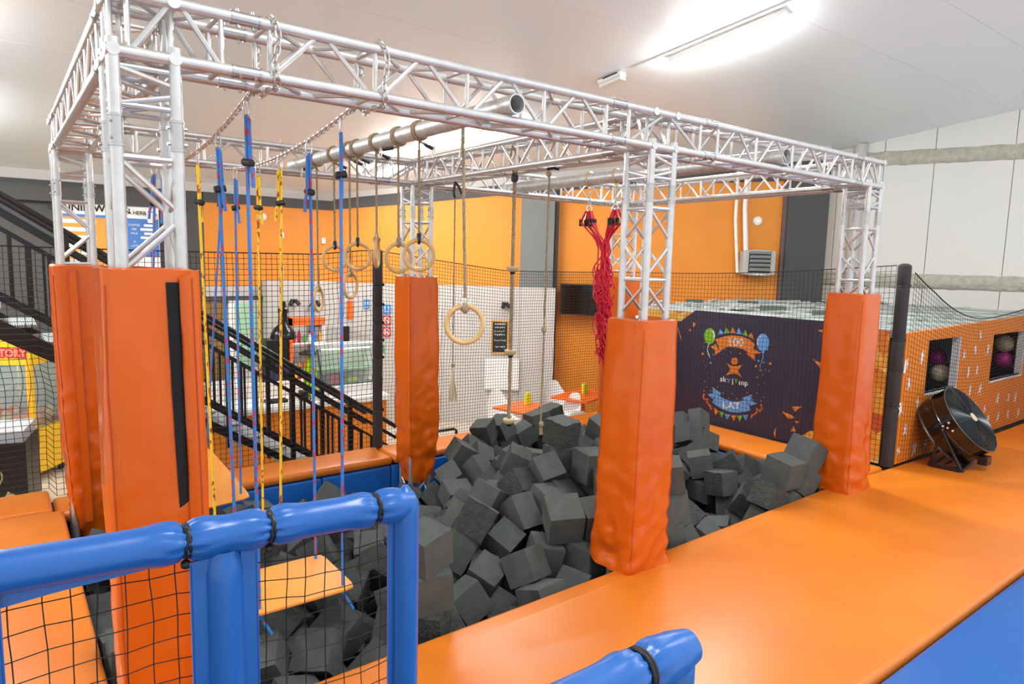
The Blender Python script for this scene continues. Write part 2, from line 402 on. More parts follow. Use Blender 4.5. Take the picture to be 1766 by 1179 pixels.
mat_poly('deck_mat', 'orange mat strip between the foam pit and the dark printed banner', 'mat', [(7.10, .15), (7.93, .15), (7.93, 3.86), (7.16, 3.86), (7.12, 1.5)], 1.09, 1.2, 'deck')
mat_poly('deck_mat', 'orange mat left of the foam pit, seen through the blue netted frame', 'mat', [(-3.9, -1.8), (-.15, -1.8), (-.15, -.12), (-.07, -.1), (-.07, 3.78), (-3.9, 3.78)], 1.09, 1.2, 'deck')
mat_poly('deck_mat', 'orange mat strip in the far left corner behind the left pads', 'mat', [(-3.9, 3.8), (-.15, 3.8), (-.15, 4.46), (-3.9, 4.46)], 1.10, 1.205, 'deck')
mat_poly('deck_mat', 'orange mat along the back of the pit, below the black stair railing', 'mat', [(-.13, 3.9), (3.33, 3.9), (3.33, 4.46), (-.13, 4.46)], 1.01, 1.115, 'deck')
mat_poly('deck_mat', 'orange mat along the back of the pit, in front of the white tables', 'mat', [(3.35, 3.9), (5.0, 3.9), (5.0, 4.46), (3.35, 4.46)], 1.01, 1.115, 'deck')
mat_poly('deck_mat', 'orange mat at the far back corner of the pit, behind the pile of foam cubes', 'mat', [(5.02, 3.9), (7.95, 3.9), (7.95, 4.46), (5.02, 4.46)], 1.01, 1.115, 'deck')
mat_poly('trampoline_mat', 'bright blue vinyl mat in the lower right corner beside the orange walkway', 'mat', [(.9, -4.5), (16, -4.5), (16, -1.82), (.9, -1.82)], 1.09, 1.195, 'blue')
# blue padding on the inside of the pit
xs = [-.02, 1.2, 2.42, 3.3, 4.3, 5.5, 6.4, 7.1]
nm = ['behind the yellow ropes', 'left of the middle column pad', 'right beside the padded column at the back', 'under the rear orange mat with the hanging ropes', 'behind the top of the foam pile', 'in the back, hidden low behind grey cubes', 'in the back right corner of the pit']
for i in range(7):
    m = MB(); m.box(xs[i]+.004, xs[i+1]-.004, 3.89, 3.95, .06, 1.005)
    lab(m.build('pit_wall_pad', 'pitblue', None, 40, .02), 'blue vinyl pit wall pad '+nm[i], 'wall pad', 'blue pads lining the pit')
ys = [.16, 1.5, 2.8, 3.86]; nm = ['beside the front right column pad', 'in the middle of the pit side below the banner', 'below the far end of the banner']
for i in range(3):
    m = MB(); m.box(7.105, 7.155, ys[i]+.004, ys[i+1]-.004, .06, 1.085)
    lab(m.build('pit_wall_pad', 'pitblue', None, 40, .02), 'blue vinyl pit wall pad '+nm[i], 'wall pad', 'blue pads lining the pit')
m = MB(); m.box(-.065, -.03, .45, 3.4, .06, .80)
lab(m.build('pit_wall_pad', 'pitblue', None, 40, .02), 'blue vinyl pit wall pad on the left side between the two left columns', 'wall pad', 'blue pads lining the pit')
# ------------------------------------------------------------------ the truss
RC, RBr = .0275, .0125
rig = thing('truss_frame', 'welded silver aluminium box truss frame standing over the foam pit', 'truss', (0, 0, 0))
def lattice(mb, p, ax, u, v, L, faces, start=0., pitch=.577):
    # p: one chord, faces: list of (origin offset, in-plane direction)
    ax = Vector(ax)
    for o, d in faces:
        o = Vector(p)+Vector(o); d = Vector(d)
        n = max(1, round(L/pitch)); st = L/n
        for i in range(n+1):
            a = o+ax*min(max(i*st, .03), L-.03); mb.tube(a, a+d, RBr, 7, False)
            if i < n:
                c = o+ax*(i+.5)*st+d
                mb.tube(o+ax*(i*st+.03), c-ax*.02, RBr, 7, False); mb.tube(c+ax*.02, o+ax*((i+1)*st-.03), RBr, 7, False)
def seg(kind, nodes, ax, u, v, L, p, ext0=0, ext1=0, sleeves=()):
    """straight truss piece: chords at p, p+u, p+v, p+u+v along ax"""
    ax = Vector(ax).normalized(); u = Vector(u); v = Vector(v); p = Vector(p)
    par = bpy.data.objects.new(kind, None); COL.objects.link(par); par.parent = rig; par.empty_display_size = .1
    for o in (Vector((0, 0, 0)), u, v, u+v):
        mb = MB(); mb.tube(p+o-ax*ext0, p+o+ax*(L+ext1), RC, 16); mb.build('chord', 'alu', par, 40)
    cuts = [0]+[s for s in sleeves]+[L]
    for a, b in zip(cuts, cuts[1:]):
        if b-a < .2: continue
        e0 = .08 if a > 0 else 0.03; e1 = .08 if b < L else .03
        mb = MB(); lattice(mb, p+ax*(a+e0), ax, u, v, b-a-e0-e1, [((0, 0, 0), u), ((0, 0, 0), v), (v, u), (u, v)])
        mb.build('lattice', 'alu', par, 40)
    if sleeves:
        for s_ in sleeves:
            for o in (Vector((0, 0, 0)), u, v, u+v):
                c = p+o+ax*s_; mb = MB()
                mb.tube(c-ax*.055, c+ax*.055, RC+.0025, 16)
                for k in (-.062, .062): mb.tube(c+ax*(k-.006), c+ax*(k+.006), RC+.005, 16)
                for k in (-.035, .035):
                    dd = (Vector(u)+Vector(v)).normalized() if o.length < .01 else Vector(u).normalized()
                    mb.tube(c+ax*k-dd*(RC+.014), c+ax*k+dd*(RC+.014), .008, 8)
                mb.build('sleeve', 'alus', par, 40)
    return par
def beam(a, b, sl):
    a = Vector(a); b = Vector(b); d = (b-a); L = d.length; d.normalize(); side = Vector((-d.y, d.x, 0))*S
    return seg('beam', 0, d, (0, 0, S), side, L, a, .03, .03, sl)
FX = LE+.2
beam((0, 0, ZL), (LE, 0, ZL), (.55, 3.03, 4.04, 6.40))                         # near long beam
beam((S, 0, ZL), (S, W, ZL), (.35, 3.30))                                       # left
beam((LD+S, 0, ZL), (LD+S, W, ZL), (.42, 3.35))                                 # middle
d = Vector((FX-LE, W, 0)).normalized()
seg('beam', 0, d, (0, 0, S), Vector((-d.y, d.x, 0))*S, W, (LE, 0, ZL), .03, .03, (.42, 3.35))   # right
beam((0, W-S, ZL), (FX, W-S, ZL), (.50, 3.03, 4.04, 6.5))                     # far long beam
def column(x, y): seg('column', 0, (0, 0, 1), (S, 0, 0), (0, S, 0), ZL-.05, (x, y, .05), 0, .05, (ZL-.38,))
CPOS = {'A': (0, 0), 'B': (0, W-S), 'C': (LD, W-S), 'D': (LD, 0), 'E': (LE-S, 0), 'F': (FX-S, W-S)}
for k in 'ABCDEF': column(*CPOS[k])
m = MB(); p = ony(488, 76, .245)
m.box(p.x-.1, p.x+.1, .268, .271, ZU-.02, ZU+.02); m.build('type_label', 'white', rig)
# ------------------------------------------------------------------ column pads
def pad(key, label, ztop, zbot, hm=.075, crumple=1., squeeze=.12, lean=0., flap=False, seed=0, crz=.35, ztilt=0, gather=0.):
    x0, y0 = CPOS[key]; c = Vector((x0+S/2-(.022 if key == 'A' else 0), y0+S/2, 0)); root = thing('column_pad', label, 'column pad', (c.x, c.y, zbot), 'orange pads around the truss columns')
    N = 72; R = 64; h = S/2+hm; H = ztop-zbot; vs = []; fs = []
    def prof(a, hh, rnd=.045):
        ca, sa = math.cos(a), math.sin(a); e = 9
        r = (abs(ca)**e+abs(sa)**e)**(-1/e); return Vector((ca*r*hh, sa*r*hh, 0))
    for i in range(R+1):
        f = i/R; z = zbot+H*f
        low = max(0, 1-f/crz)
        for k in range(N):
            a = 2*PI*k/N; s = h*(1-squeeze*low**1.6-gather*max(0, 1-f/.2)**1.2)
            q = prof(a, s); nr = q.normalized()
            w = noise.noise(Vector((math.cos(a)*1.6+seed, math.sin(a)*1.6, z*2.2)))*.012
            cr = noise.noise(Vector((math.cos(a)*1.3+seed*3, math.sin(a)*1.3, z*6.5)))
            cr2 = noise.noise(Vector((math.cos(a)*3+seed*5, math.sin(a)*3, z*5+2)))
            am = (.003+.024*crumple*low**1.3+.006*crumple*max(0, noise.noise(Vector((seed, z*1.3, 4)))))
            disp = w+am*(1-abs(cr)*2.2)+am*.6*cr2
            bulge = .012*math.sin(PI*f)
            p = c+q+nr*(disp+bulge); p.x += lean*(1-f)
            topn = .012*noise.noise(Vector((math.cos(a)*2+seed, math.sin(a)*2, 9))) if f > .96 else 0
            vs.append((p.x, p.y, z+topn+ztilt*q.x*(f > .5)))
        if i: fs += [((i-1)*N+k, (i-1)*N+(k+1) % N, i*N+(k+1) % N, i*N+k) for k in range(N)]
    b = R*N; o = len(vs)
    for hh, dz in ((h-.022, .006), (h-.055, -.03)):
        for k in range(N):
            q = prof(2*PI*k/N, hh); vs.append((c.x+q.x, c.y+q.y, ztop+dz+.006*noise.noise(Vector((q.x*14, q.y*14, seed)))))
    for k in range(N):
        l = (k+1) % N; fs += [(b+k, b+l, o+l, o+k), (o+k, o+l, o+N+l, o+N+k)]
    mb = MB(); mb.add(vs, fs); mb.build('cover', 'padv', root, 50)
    # seam lines down the corners that show
    mb = MB()
    for a in ((5*PI/4), (3*PI/4), (7*PI/4)):
        k = round(a/(2*PI)*N) % N
        mb.path([Vector(vs[i*N+k])+Vector((math.cos(a), math.sin(a), 0))*.0015 for i in range(2, R-1, 2)], .0032, 5)
    mb.build('seam', 'pads', root, 0)
    return root, c, h, vs, N, R
pa = pad('A', 'nearest orange vinyl column pad with an open black fastening strip and loose flap', 3.475, 1.25, .068, .7, .06, .02, seed=1, ztilt=-.02)
pb = pad('B', 'orange pad on the far left column, half hidden behind the nearest pad', 3.42, .98, .085, 1.4, .16, .06, seed=2, crz=.7, gather=.18)
pad('C', 'orange pad on the middle back column, in front of the white wall', 3.335, .86, .075, 1.5, .10, .03, seed=3, crz=.55, gather=.3)
pad('D', 'orange pad on the front middle column, standing between the cubes and the walkway', 3.13, 1.19, .082, 1.1, -.10, -.03, seed=4, crz=.5)
pad('E', 'orange pad on the front right column beside the dark banner', 3.29, 1.19, .082, 1.1, -.16, -.02, seed=5, crz=.5)
pad('F', 'orange pad on the far back column, glimpsed behind the front middle column', 3.34, 1.0, .08, .6, .02, 0, seed=6)
# the loose flap and black strip of the nearest pad
root, c, h = pa[0], pa[1], pa[2]
fy = c.y-h-.012
def fline(px0, px1, z): return None
m = MB(); n = 26; vs = []
zA, zB = 3.42, 2.12
for i in range(n+1):
    z = zA+(zB-zA)*i/n
    pxl = 293+(292+22-293)*i/n*1.0
    a = c.x+h-.128+.03*(i/n)**1.2; b = c.x+h-.06
    vs += [(a, fy, z), (b, fy, z), (b, fy+.01, z), (a, fy+.01, z)]
fs = []
for i in range(n): fs += [(i*4+k, i*4+(k+1) % 4, i*4+4+(k+1) % 4, i*4+4+k) for k in range(4)]
m.add(vs, fs); lab(m.build('fastening_strip', 'velcro', root), 'black fabric fastening strip')
m = MB(); vs = []; n = 40; K = 10
for i in range(n+1):
    f = i/n; z = 3.46+(1.3-3.46)*f
    x = c.x+h-.078+.028*f+.006*noise.noise(Vector((f*6, 2, 1))); wd = .085
    for k in range(K):
        a = 2*PI*k/K
        vs.append((x+wd/2+math.cos(a)*wd/2*(1+.12*noise.noise(Vector((f*9, k, 3)))), fy-.012+math.sin(a)*.026, z+.02*math.cos(a)*(i == 0)))
fs = [(i*K+k, i*K+(k+1) % K, i*K+K+(k+1) % K, i*K+K+k) for i in range(n) for k in range(K)]+[tuple(range(K)), tuple(n*K+k for k in range(K))]
m.add(vs, fs); m.build('flap', 'padv', root, 50)
m = MB(); m.path([(c.x+h-.078+.028*f+.05, fy-.039, 3.44+(1.3-3.44)*f) for f in [i/20 for i in range(21)]], .003, 5); m.build('flap_seam', 'pads', root, 0)
# strap strip on the far left pad
root, c, h = pb[0], pb[1], pb[2]
m = MB(); vs = []; n = 40
for i in range(n+1):
    f = i/n; z = 3.38+(1.15-3.38)*f; x = c.x-h*.40+.03*f
    vs += [(x, c.y-h-.026, z), (x+.055, c.y-h-.026, z), (x+.055, c.y-h+.02, z), (x, c.y-h+.02, z)]
fs = []
for i in range(n): fs += [(i*4+k, i*4+(k+1) % 4, i*4+4+(k+1) % 4, i*4+4+k) for k in range(4)]
m.add(vs, fs); m.build('closing_strip', 'padv', root, 0)
m = MB()
for dx in (-.004, .059): m.path([(c.x-h*.40+.03*f+dx, c.y-h-.027, 3.38-2.23*f) for f in [i/20 for i in range(21)]], .003, 5)
m.build('seam', 'pads', root, 0)

# ------------------------------------------------------------------ pipes, chains, ropes, rings
def pipe(name, label, x, y0, y1, z, r, coll=()):
    root = thing(name, label, 'pipe', (x, y0, z), None)
    m = MB(); n = 28; vs = []
    for yy, rr in ((y0+.35, r-.008), (y0, r-.008), (y0, r), (y1, r), (y1, r-.008), (y1-.35, r-.008)):
        for k in range(n): vs.append((x+rr*math.cos(2*PI*k/n), yy, z+rr*math.sin(2*PI*k/n)))
    m.add(vs, [(i*n+k, i*n+(k+1) % n, i*n+n+(k+1) % n, i*n+n+k) for i in range(5) for k in range(n)])
    m.build('pipe', 'steel', root, 40)
    m = MB()
    for yy in (y0+.3, y1-.3):
        m.add([(x+(r-.009)*math.cos(2*PI*k/n), yy, z+(r-.009)*math.sin(2*PI*k/n)) for k in range(n)], [tuple(range(n))])
    m.build('bore', 'dark', root)
    return root
PX, PZ, PR = 2.12, 4.492, .06
pipe('ring_bar', 'galvanised steel pipe laid through the truss with seven gymnastic rings tied to it', PX, -.05, W+.06, PZ, PR)
P2X, P2Z, P2R = 5.06, 4.50, .07
p2 = pipe('net_bar', 'thick galvanised pipe on the right with two brass coloured clamps and the red net', P2X, -.05, W+.25, P2Z, P2R)
CLY = (2.40, 1.98)
for yy in CLY:
    m = MB(); m.path([(P2X+(P2R+.006)*math.cos(a), yy, P2Z+(P2R+.006)*math.sin(a)) for a in [2*PI*k/20 for k in range(20)]], .012, 6, closed=True)
    m.box(P2X-.012, P2X+.012, yy-.02, yy+.02, P2Z-P2R-.05, P2Z-P2R)
    m.build('clamp', mat('brass_clamp', 'C9B183', .35, .9) if yy == CLY[0] else bpy.data.materials['brass_clamp'], p2)
def link_mesh(mb, c, ax, side, L=.048, w=.028, r=.0052):
    ax = Vector(ax).normalized(); side = Vector(side).normalized(); pts = []
    for k in range(12):
        a = 2*PI*k/12; e = L/2-w/2
        pts.append(Vector(c)+side*(math.cos(a)*w/2)+ax*(math.sin(a)*w/2+(e if math.sin(a) > 0 else -e)))
    mb.path(pts, r, 5, closed=True)
def chain(name, label, pts, cat='chain'):
    pts = [Vector(p) for p in pts]; seg_ = [(b-a).length for a, b in zip(pts, pts[1:])]; L = sum(seg_); n = int(L/.038); mb = MB()
    for i in range(n+1):
        s_ = L*i/n; k = 0
        while k < len(seg_)-1 and s_ > seg_[k]: s_ -= seg_[k]; k += 1
        d = (pts[k+1]-pts[k]).normalized(); c = pts[k]+d*s_
        a = d.cross(Vector((1, .2, .1))).normalized(); b = d.cross(a)
        link_mesh(mb, c, d, a if i % 2 else b)
    return lab(mb.build(name, 'chain', None, 40), label, cat)
C1X, C2X = .65, 1.20
def sag(y, zend0, zmid):     # chain height along its span
    t = (y-.24)/(3.6-.24); return zend0-(zend0-zmid)*4*t*(1-t)
CZ1 = lambda y: sag(y, 4.385, 4.20)
CZ2 = lambda y: sag(y, 4.385, 4.235)
yy = [.24+(3.6-.24)*i/24 for i in range(25)]
chain('chain', 'zinc chain slung across the truss nearest the left columns, holding the left swing cords', [(C1X, .262, 4.37)]+[(C1X, y, CZ1(y)) for y in yy]+[(C1X, 3.56, 4.37)])
chain('chain', 'zinc chain slung across the truss between the swings and the ring bar', [(C2X, .262, 4.37)]+[(C2X, y, CZ2(y)) for y in yy]+[(C2X, 3.56, 4.37)])
def loop_chain(label, x):
    pts = []
    for a in [2*PI*k/28 for k in range(29)]:
        cy, cz = S/2, (ZL+ZU)/2; e = 6; ca, sa = math.cos(a), math.sin(a); r = (abs(ca)**e+abs(sa)**e)**(-1/e)
        pts.append((x+.01*math.sin(5*a), cy+ca*r*(S/2+.045), cz+sa*r*(S/2+.045)))
    chain('chain', label, pts)
loop_chain('zinc chain wrapped around the near truss beam above the nearest blue cord', C1X+.03)
loop_chain('zinc chain wrapped around the near truss beam above the right blue swing cord', C2X+.05)
def carabiner(mb, top, h=.085, w=.036, d=(1, 0, 0)):
    d = Vector(d); pts = []
    for k in range(14):
        a = 2*PI*k/14; pts.append(Vector(top)-Vector((0, 0, h/2))+d*(math.sin(a)*w/2*(1-.35*math.cos(a)))+Vector((0, 0, math.cos(a)*h/2)))
    mb.path(pts, .0042, 6, closed=True)
def cord(parent, mt, top, bot, tog=.24, name='cord', hook=True, sd=0, tail_below=.07, bow=.0):
    """hanging cord: sewn eye, black toggle with the free end, long run down"""
    top = Vector(top); bot = Vector(bot); d = (bot-top); L = d.length; d.normalize(); rnd = random.Random(sd)
    e = top-Vector((0, 0, .085)); tp = e+d*tog
    m = MB(); side = Vector((math.cos(sd*2.1), math.sin(sd*2.1), 0))
    pts = [e+side*.006+Vector((0, 0, 0))]
    for k in range(1, 25):
        f = k/24; q = e.lerp(bot, f); pts.append(q+Vector((bow*math.sin(PI*f), 0, 0))+side*.006*(1-f))
    m.path(pts, .0100, 8)
    m.path([e+side*.006, e-side*.013+d*.02, e-side*.016+d*tog*.6, tp-side*.016, tp-side*.03+d*.06, tp-side*.034+d*(.06+tail_below)], .0108, 8)
    c = m.build(name, mt, parent, 50)
    m = MB(); ax = (CR*(.8 if sd % 2 else -.8)-Vector((0, 0, .25))-CF*(.5)).normalized()
    rr = .026; rr = .0215; prof_ = [(-.034, .015), (-.03, rr), (.03, rr), (.034, .015)]
    m.path([tp+ax*a for a, _ in prof_], [b for _, b in prof_], 12); m.build('toggle', 'black', c, 40)
    if hook:
        m = MB(); carabiner(m, top+Vector((0, 0, .012)), .105, .04, side); m.build('carabiner', 'chain', c)
    return c
def swing(label, corners, cm, tops, sds, tails=True):
    c = [Vector(p) for p in corners]; ctr = sum(c, Vector((0, 0, 0)))/4
    root = thing('swing_step', label, 'swing', ctr, 'swing steps hung from the chains')
    nrm = (c[1]-c[0]).cross(c[3]-c[0]).normalized()
    if nrm.z < 0: nrm = -nrm
    pts = []
    for i in range(4):
        a, b, d = c[i-1], c[i], c[(i+1) % 4]; u = (a-b).normalized(); v = (d-b).normalized(); r = .07
        for k in range(5):
            t = k/4; pts.append((b+u*r).lerp(b+u*r*.2+v*r*.2, min(1, 2*t)) if t <= .5 else (b+u*r*.2+v*r*.2).lerp(b+v*r, 2*t-1))
    m = MB(); m.plate([p-nrm*.018 for p in pts], nrm, .018); m.build('board', ['board'], root, 30, .004)
    for i in range(4):
        q = ctr+(c[i]-ctr)*.80
        cord(root, cm, tops[i], q+nrm*.0+Vector((0, 0, -.02)), sd=sds[i], name='cord')
        if tails:
            m = MB(); m.ball(q-nrm*.045, .022, 10, 8); m.path([q-nrm*.05, q-nrm*.09+Vector((.03, -.015, -.02)), q-nrm*.13+Vector((.06, -.02, -.04))], .011, 7); m.build('knot', cm, root)
    return root
swing('orange wooden swing step on blue cords nearest the camera, behind the blue netted frame', [(.63, .42, 1.47), (1.28, .42, 1.47), (1.28, 1.0, 1.47), (.63, 1.0, 1.47)], 'ropeb',
      [(C1X, .36, CZ1(.36)), (C2X, .43, CZ2(.43)), (C2X, .94, CZ2(.94)), (C1X, .95, CZ1(.95))], [1, 2, 3, 4])
swing('orange swing step on yellow cords, mostly hidden behind the blue padded rail', [(.66, 1.52, 1.47), (1.24, 1.52, 1.47), (1.24, 2.06, 1.47), (.66, 2.06, 1.47)], 'ropey',
      [(C1X, 1.48, CZ1(1.48)), (C2X, 1.5, CZ2(1.5)), (C2X, 2.02, CZ2(2.02)), (C1X, 2.02, CZ1(2.02))], [5, 6, 7, 8], False)
swing('tilted orange swing step on blue cords farthest back, by the nearest column pad', [(.66, 2.5, 1.40), (1.26, 2.58, 1.41), (1.06, 3.24, 1.74), (.46, 3.12, 1.73)], 'ropeb',
      [(C1X, 2.62, CZ1(2.62)), (C2X, 2.64, CZ2(2.64)), (C2X, 3.04, CZ2(3.04)), (C1X, 3.02, CZ1(3.02))], [9, 10, 11, 12])
def twisted(mb, a, b, R, pitch=None, n=4, steps=7):
    a = Vector(a); b = Vector(b); L = (b-a).length; d = (b-a).normalized(); pitch = pitch or R*7
    u = d.cross(Vector((1, 0, 0))).normalized(); v = d.cross(u); N = max(4, int(L/pitch*steps))
    for s_ in range(3):
        pts = []
        for i in range(N+1):
            t = L*i/N; an = 2*PI*(t/pitch+s_/3); pts.append(a+d*t+u*math.cos(an)*R*.52+v*math.sin(an)*R*.52)
        mb.path(pts, R*.56, n)
    return mb
def wrap(mb, x, y, z, R, r=.009, turns=2.2):
    pts = []
    for i in range(int(turns*16)+1):
        a = PI/2+2*PI*i/16; pts.append((x+math.cos(a)*(R+r), y+.018*(i/16-turns/2), z+math.sin(a)*(R+r)))
    mb.path(pts, r, 6)
def ring_set(label, y, zc, az, tail=1, sd=0):
    root = thing('gym_ring', label, 'gymnastic ring', (PX, y, zc), 'wooden rings on the steel pipe')
    m = MB(); wrap(m, PX, y, PZ, PR)
    twisted(m, (PX, y+.01, PZ-PR-.005), (PX, y, zc+.16), .0095)
    rnd = random.Random(sd)
    m.path([(PX, y, PZ-PR-.02), (PX+.05*tail, y+.01, PZ-PR-.03), (PX+.11*tail, y+.03, PZ-PR-.045)], .010, 6)
    m.build('rope', 'hemp', root, 40)
    m = MB(); m.path([(PX+.045*tail, y+.01, PZ-PR-.03), (PX+.125*tail, y+.03, PZ-PR-.05)], .0145, 8); m.build('tape', 'black', root)
    m = MB(); carabiner(m, (PX+.14*tail, y+.035, PZ-PR-.035), .09, .04, (0, 1, 0)); m.build('carabiner', 'chain', root)
    ax = Vector((math.cos(az), math.sin(az), 0)); s = Vector((-ax.y, ax.x, 0))
    m = MB(); m.torus((PX, y, zc), .112, .0155, ax, 36, 10); m.build('ring', 'ring', root, 60)
    m = MB(); m.torus((PX, y, zc+.135), .028, .005, ax, 16, 6); m.build('shackle', 'steel', root)
    m = MB(); m.path([(PX+ax.x*.0, y, zc+.165), (PX, y, zc+.105)], .016, 8)
    m.path([Vector((PX, y, zc+.112))+s*.024*math.cos(t)*0+ax*.021*math.cos(t)+Vector((0, 0, .021*math.sin(t))) for t in [2*PI*k/12 for k in range(12)]], .012, 6, closed=True)
    m.build('lashing', 'black' if sd in (2, 4, 7) else 'hemp', root)
va = math.atan2(CAM.y-2, CAM.x-PX)     # towards the camera
for i, (y, zc, az, tl) in enumerate([(3.18, 3.11, va+1.25, -1), (2.75, 3.53, va+.35, 1), (2.40, 3.29, va+1.05, 1), (2.24, 3.555, va+.1, 1), (1.86, 3.585, va+1.42, 1), (1.47, 3.55, va+.45, -1), (1.14, 3.575, va+.05, 1)]):
    lb = ['farthest low wooden ring on the pipe, seen edge on at the left', 'wooden ring half behind the right blue swing cord', 'low wooden ring hanging edge on in front of the white wall', 'wooden ring facing forward left of the black net post', 'wooden ring seen edge on between two front facing rings', 'wooden ring partly behind the nearest ring on the pipe', 'nearest front facing wooden ring on the pipe, by the middle column'][i]
    ring_set(lb, y, zc, az, tl, i+1)
# the single larger ring on the near beam
root = thing('gym_ring', 'large single wooden ring hanging lowest in the middle of the frame', 'gymnastic ring', (1.93, .2, 3.14))
m = MB(); twisted(m, (1.92, S, 4.36), (1.93, .2, 3.31), .0105); m.path([(1.92, S, 4.37), (1.96, .3, 4.36), (1.99, .35, 4.26)], .011, 6); m.build('rope', 'hemp', root)
m = MB(); carabiner(m, (1.995, .36, 4.27), .10, .04); m.build('carabiner', 'chain', root)
m = MB(); m.torus((1.93, .2, 3.14), .118, .0165, (math.cos(va), math.sin(va), 0), 36, 10); m.build('ring', 'ring', root, 60)
m = MB(); m.torus((1.93, .2, 3.285), .036, .0055, (math.cos(va+.3), math.sin(va+.3), .3), 16, 6); m.build('shackle', 'steel', root)
m = MB(); m.ball((1.93, .2, 3.245), .028, 10, 8, (1, 1, 1.3)); m.build('lashing', 'hemp', root)
# ropes on the middle beam
root = thing('climbing_rope', 'thick twisted climbing rope with three round wooden step discs', 'climbing rope', (LD+.12, 1.8, 1.95))
x, y = LD+.12, 1.80
m = MB(); twisted(m, (x, y, 4.33), (x, y, 1.98), .018, .11, 6, 8); m.path([(x, y, 4.34), (x-.06, y, 4.50), (x-.02, y+.02, 4.62), (x+.06, y, 4.5), (x+.01, y, 4.34)], .012, 6); m.build('rope', 'hemp', root)
m = MB(); m.lathe([(.012, 0), (.03, .01), (.036, .035), (.03, .07), (.02, .085)], (x, y, 4.285), 16); m.build('top_cap', 'black', root)
for z in (3.47, 2.66, 1.975):
    m = MB(); m.lathe([(.012, -.028), (.028, -.028), (.05, -.014), (.06, .012), (.06, .022), (.055, .026), (.012, .026)], (x, y, z), 24); d_ = m.build('step_disc', 'disc', root)
    m = MB(); m.lathe([(.02, -.05), (.026, -.03), (.02, -.02)], (x, y, z), 10); m.build('disc_stop', 'black', d_)
root = thing('knotted_rope', 'thin knotted rope hanging right of the thick climbing rope', 'rope', (LD+.12, 1.29, 1.95))
x, y = LD+.12, 1.29
m = MB(); twisted(m, (x, y, 4.345), (x+.0, y+.02, 2.03), .0095, None, 4, 6)
for z in (4.32, 2.93, 2.05): m.ball((x, y+.01, z), .024, 10, 8, (1, 1, 1.25))
m.path([(x, y+.02, 2.04), (x+.01, y+.02, 1.95)], [.012, .018], 6); m.build('rope', 'hemp', root)
m = MB(); m.path([(x-.03, y, 4.36), (x+.02, y-.03, 4.37), (x+.05, y-.07, 4.36)], .013, 6); m.build('tie', 'black', root)
root = thing('tassel_rope', 'thin rope with a frayed tassel end hanging behind the large single ring', 'rope', (LD, 2.66, 2.0))
x, y = LD, 2.66
m = MB(); twisted(m, (x, y, 4.345), (x, y, 2.42), .0085, None, 4, 6)
for z in (3.0, 2.42): m.ball((x, y, z), .02, 10, 8, (1, 1, 1.2))
m.build('rope', 'hemp', root)
m = MB(); rnd = random.Random(3)
for i in range(70):
    a = rnd.uniform(0, 2*PI); r = rnd.uniform(0, 1)**.5; q = rnd.uniform(.85, 1.05)
    m.path([(x, y, 2.42), (x+.022*r*math.cos(a), y+.022*r*math.sin(a), 2.25), (x+.05*r*math.cos(a), y+.05*r*math.sin(a), 2.42-.38*q)], .0035, 3, caps=False)
m.build('tassel', 'stringy', root)
m = MB(); m.path([(x, y, 4.34), (x+.03, y-.02, 4.30), (x+.05, y-.05, 4.22)], .015, 6); m.path([(x, y, 4.35), (x-.02, y, 4.25), (x, y, 4.18)], .013, 6); m.build('tie', 'black', root)
# ------------------------------------------------------------------ bundled red climbing net
root = thing('climbing_net', 'bundled red rope climbing net hanging from two clamps on the right pipe', 'climbing net', (P2X, 2.2, 2.3))
hd = [Vector((P2X, yy, P2Z-P2R-.05)) for yy in CLY]
for h0 in hd:
    m = MB(); z = h0.z
    for k in range(5): link_mesh(m, h0-Vector((0, 0, .03+.036*k)), (0, 0, 1), (1, 0, 0) if k % 2 else (0, 1, 0))
    m.torus(h0-Vector((0, 0, .215)), .03, .006, CF, 14, 6); m.build('hanger_chain', 'chain', root)
rnd = random.Random(21); mr = MB(); mtp = MB()
def spine(f):      # centre line of the bundle, f 0..1 from hooks to the tail
    pts = [(0, 2.19, 4.16), (.3, 2.14, 3.75), (.5, 2.12, 3.42), (.75, 2.10, 3.0), (1, 2.06, 2.42)]
    for (f0, y0, z0), (f1, y1, z1) in zip(pts, pts[1:]):
        if f <= f1: t = (f-f0)/(f1-f0); return y0+(y1-y0)*t, z0+(z1-z0)*t
    return pts[-1][1:]
for j, h0 in enumerate(hd):
    mtp = MB()
    for i in range(16):
        p0 = h0-Vector((0, 0, .24)); o = Vector((rnd.uniform(-.05, .05), (i-7.5)*.010, 0))
        a = p0+o*.5; b = p0+o*1.3-Vector((0, 0, .13))
        y1, z1 = spine(.32); c = Vector((P2X+rnd.uniform(-.045, .045), y1+(-.03 if j else .03)+rnd.uniform(-.045, .045), z1+rnd.uniform(-.05, .05)))
        f2 = rnd.uniform(.45, .62); y2, z2 = spine(f2); e = Vector((P2X+rnd.uniform(-.08, .08), y2+rnd.uniform(-.08, .08), z2))
        pts = []
        q = [a, b, b.lerp(c, .5)+Vector((0, (.03 if j else -.02), 0)), c, c.lerp(e, .5), e]
        for k in range(len(q)-1):
            for s_ in (0, .5): pts.append(q[k].lerp(q[k+1], s_))
        pts.append(q[-1]); mr.path(pts, .0088, 5)
        mtp.path([b+Vector((0, 0, .035)), b-Vector((0, 0, .045))], .013, 6)
    mtp.build('rope_sleeve', 'black', root)
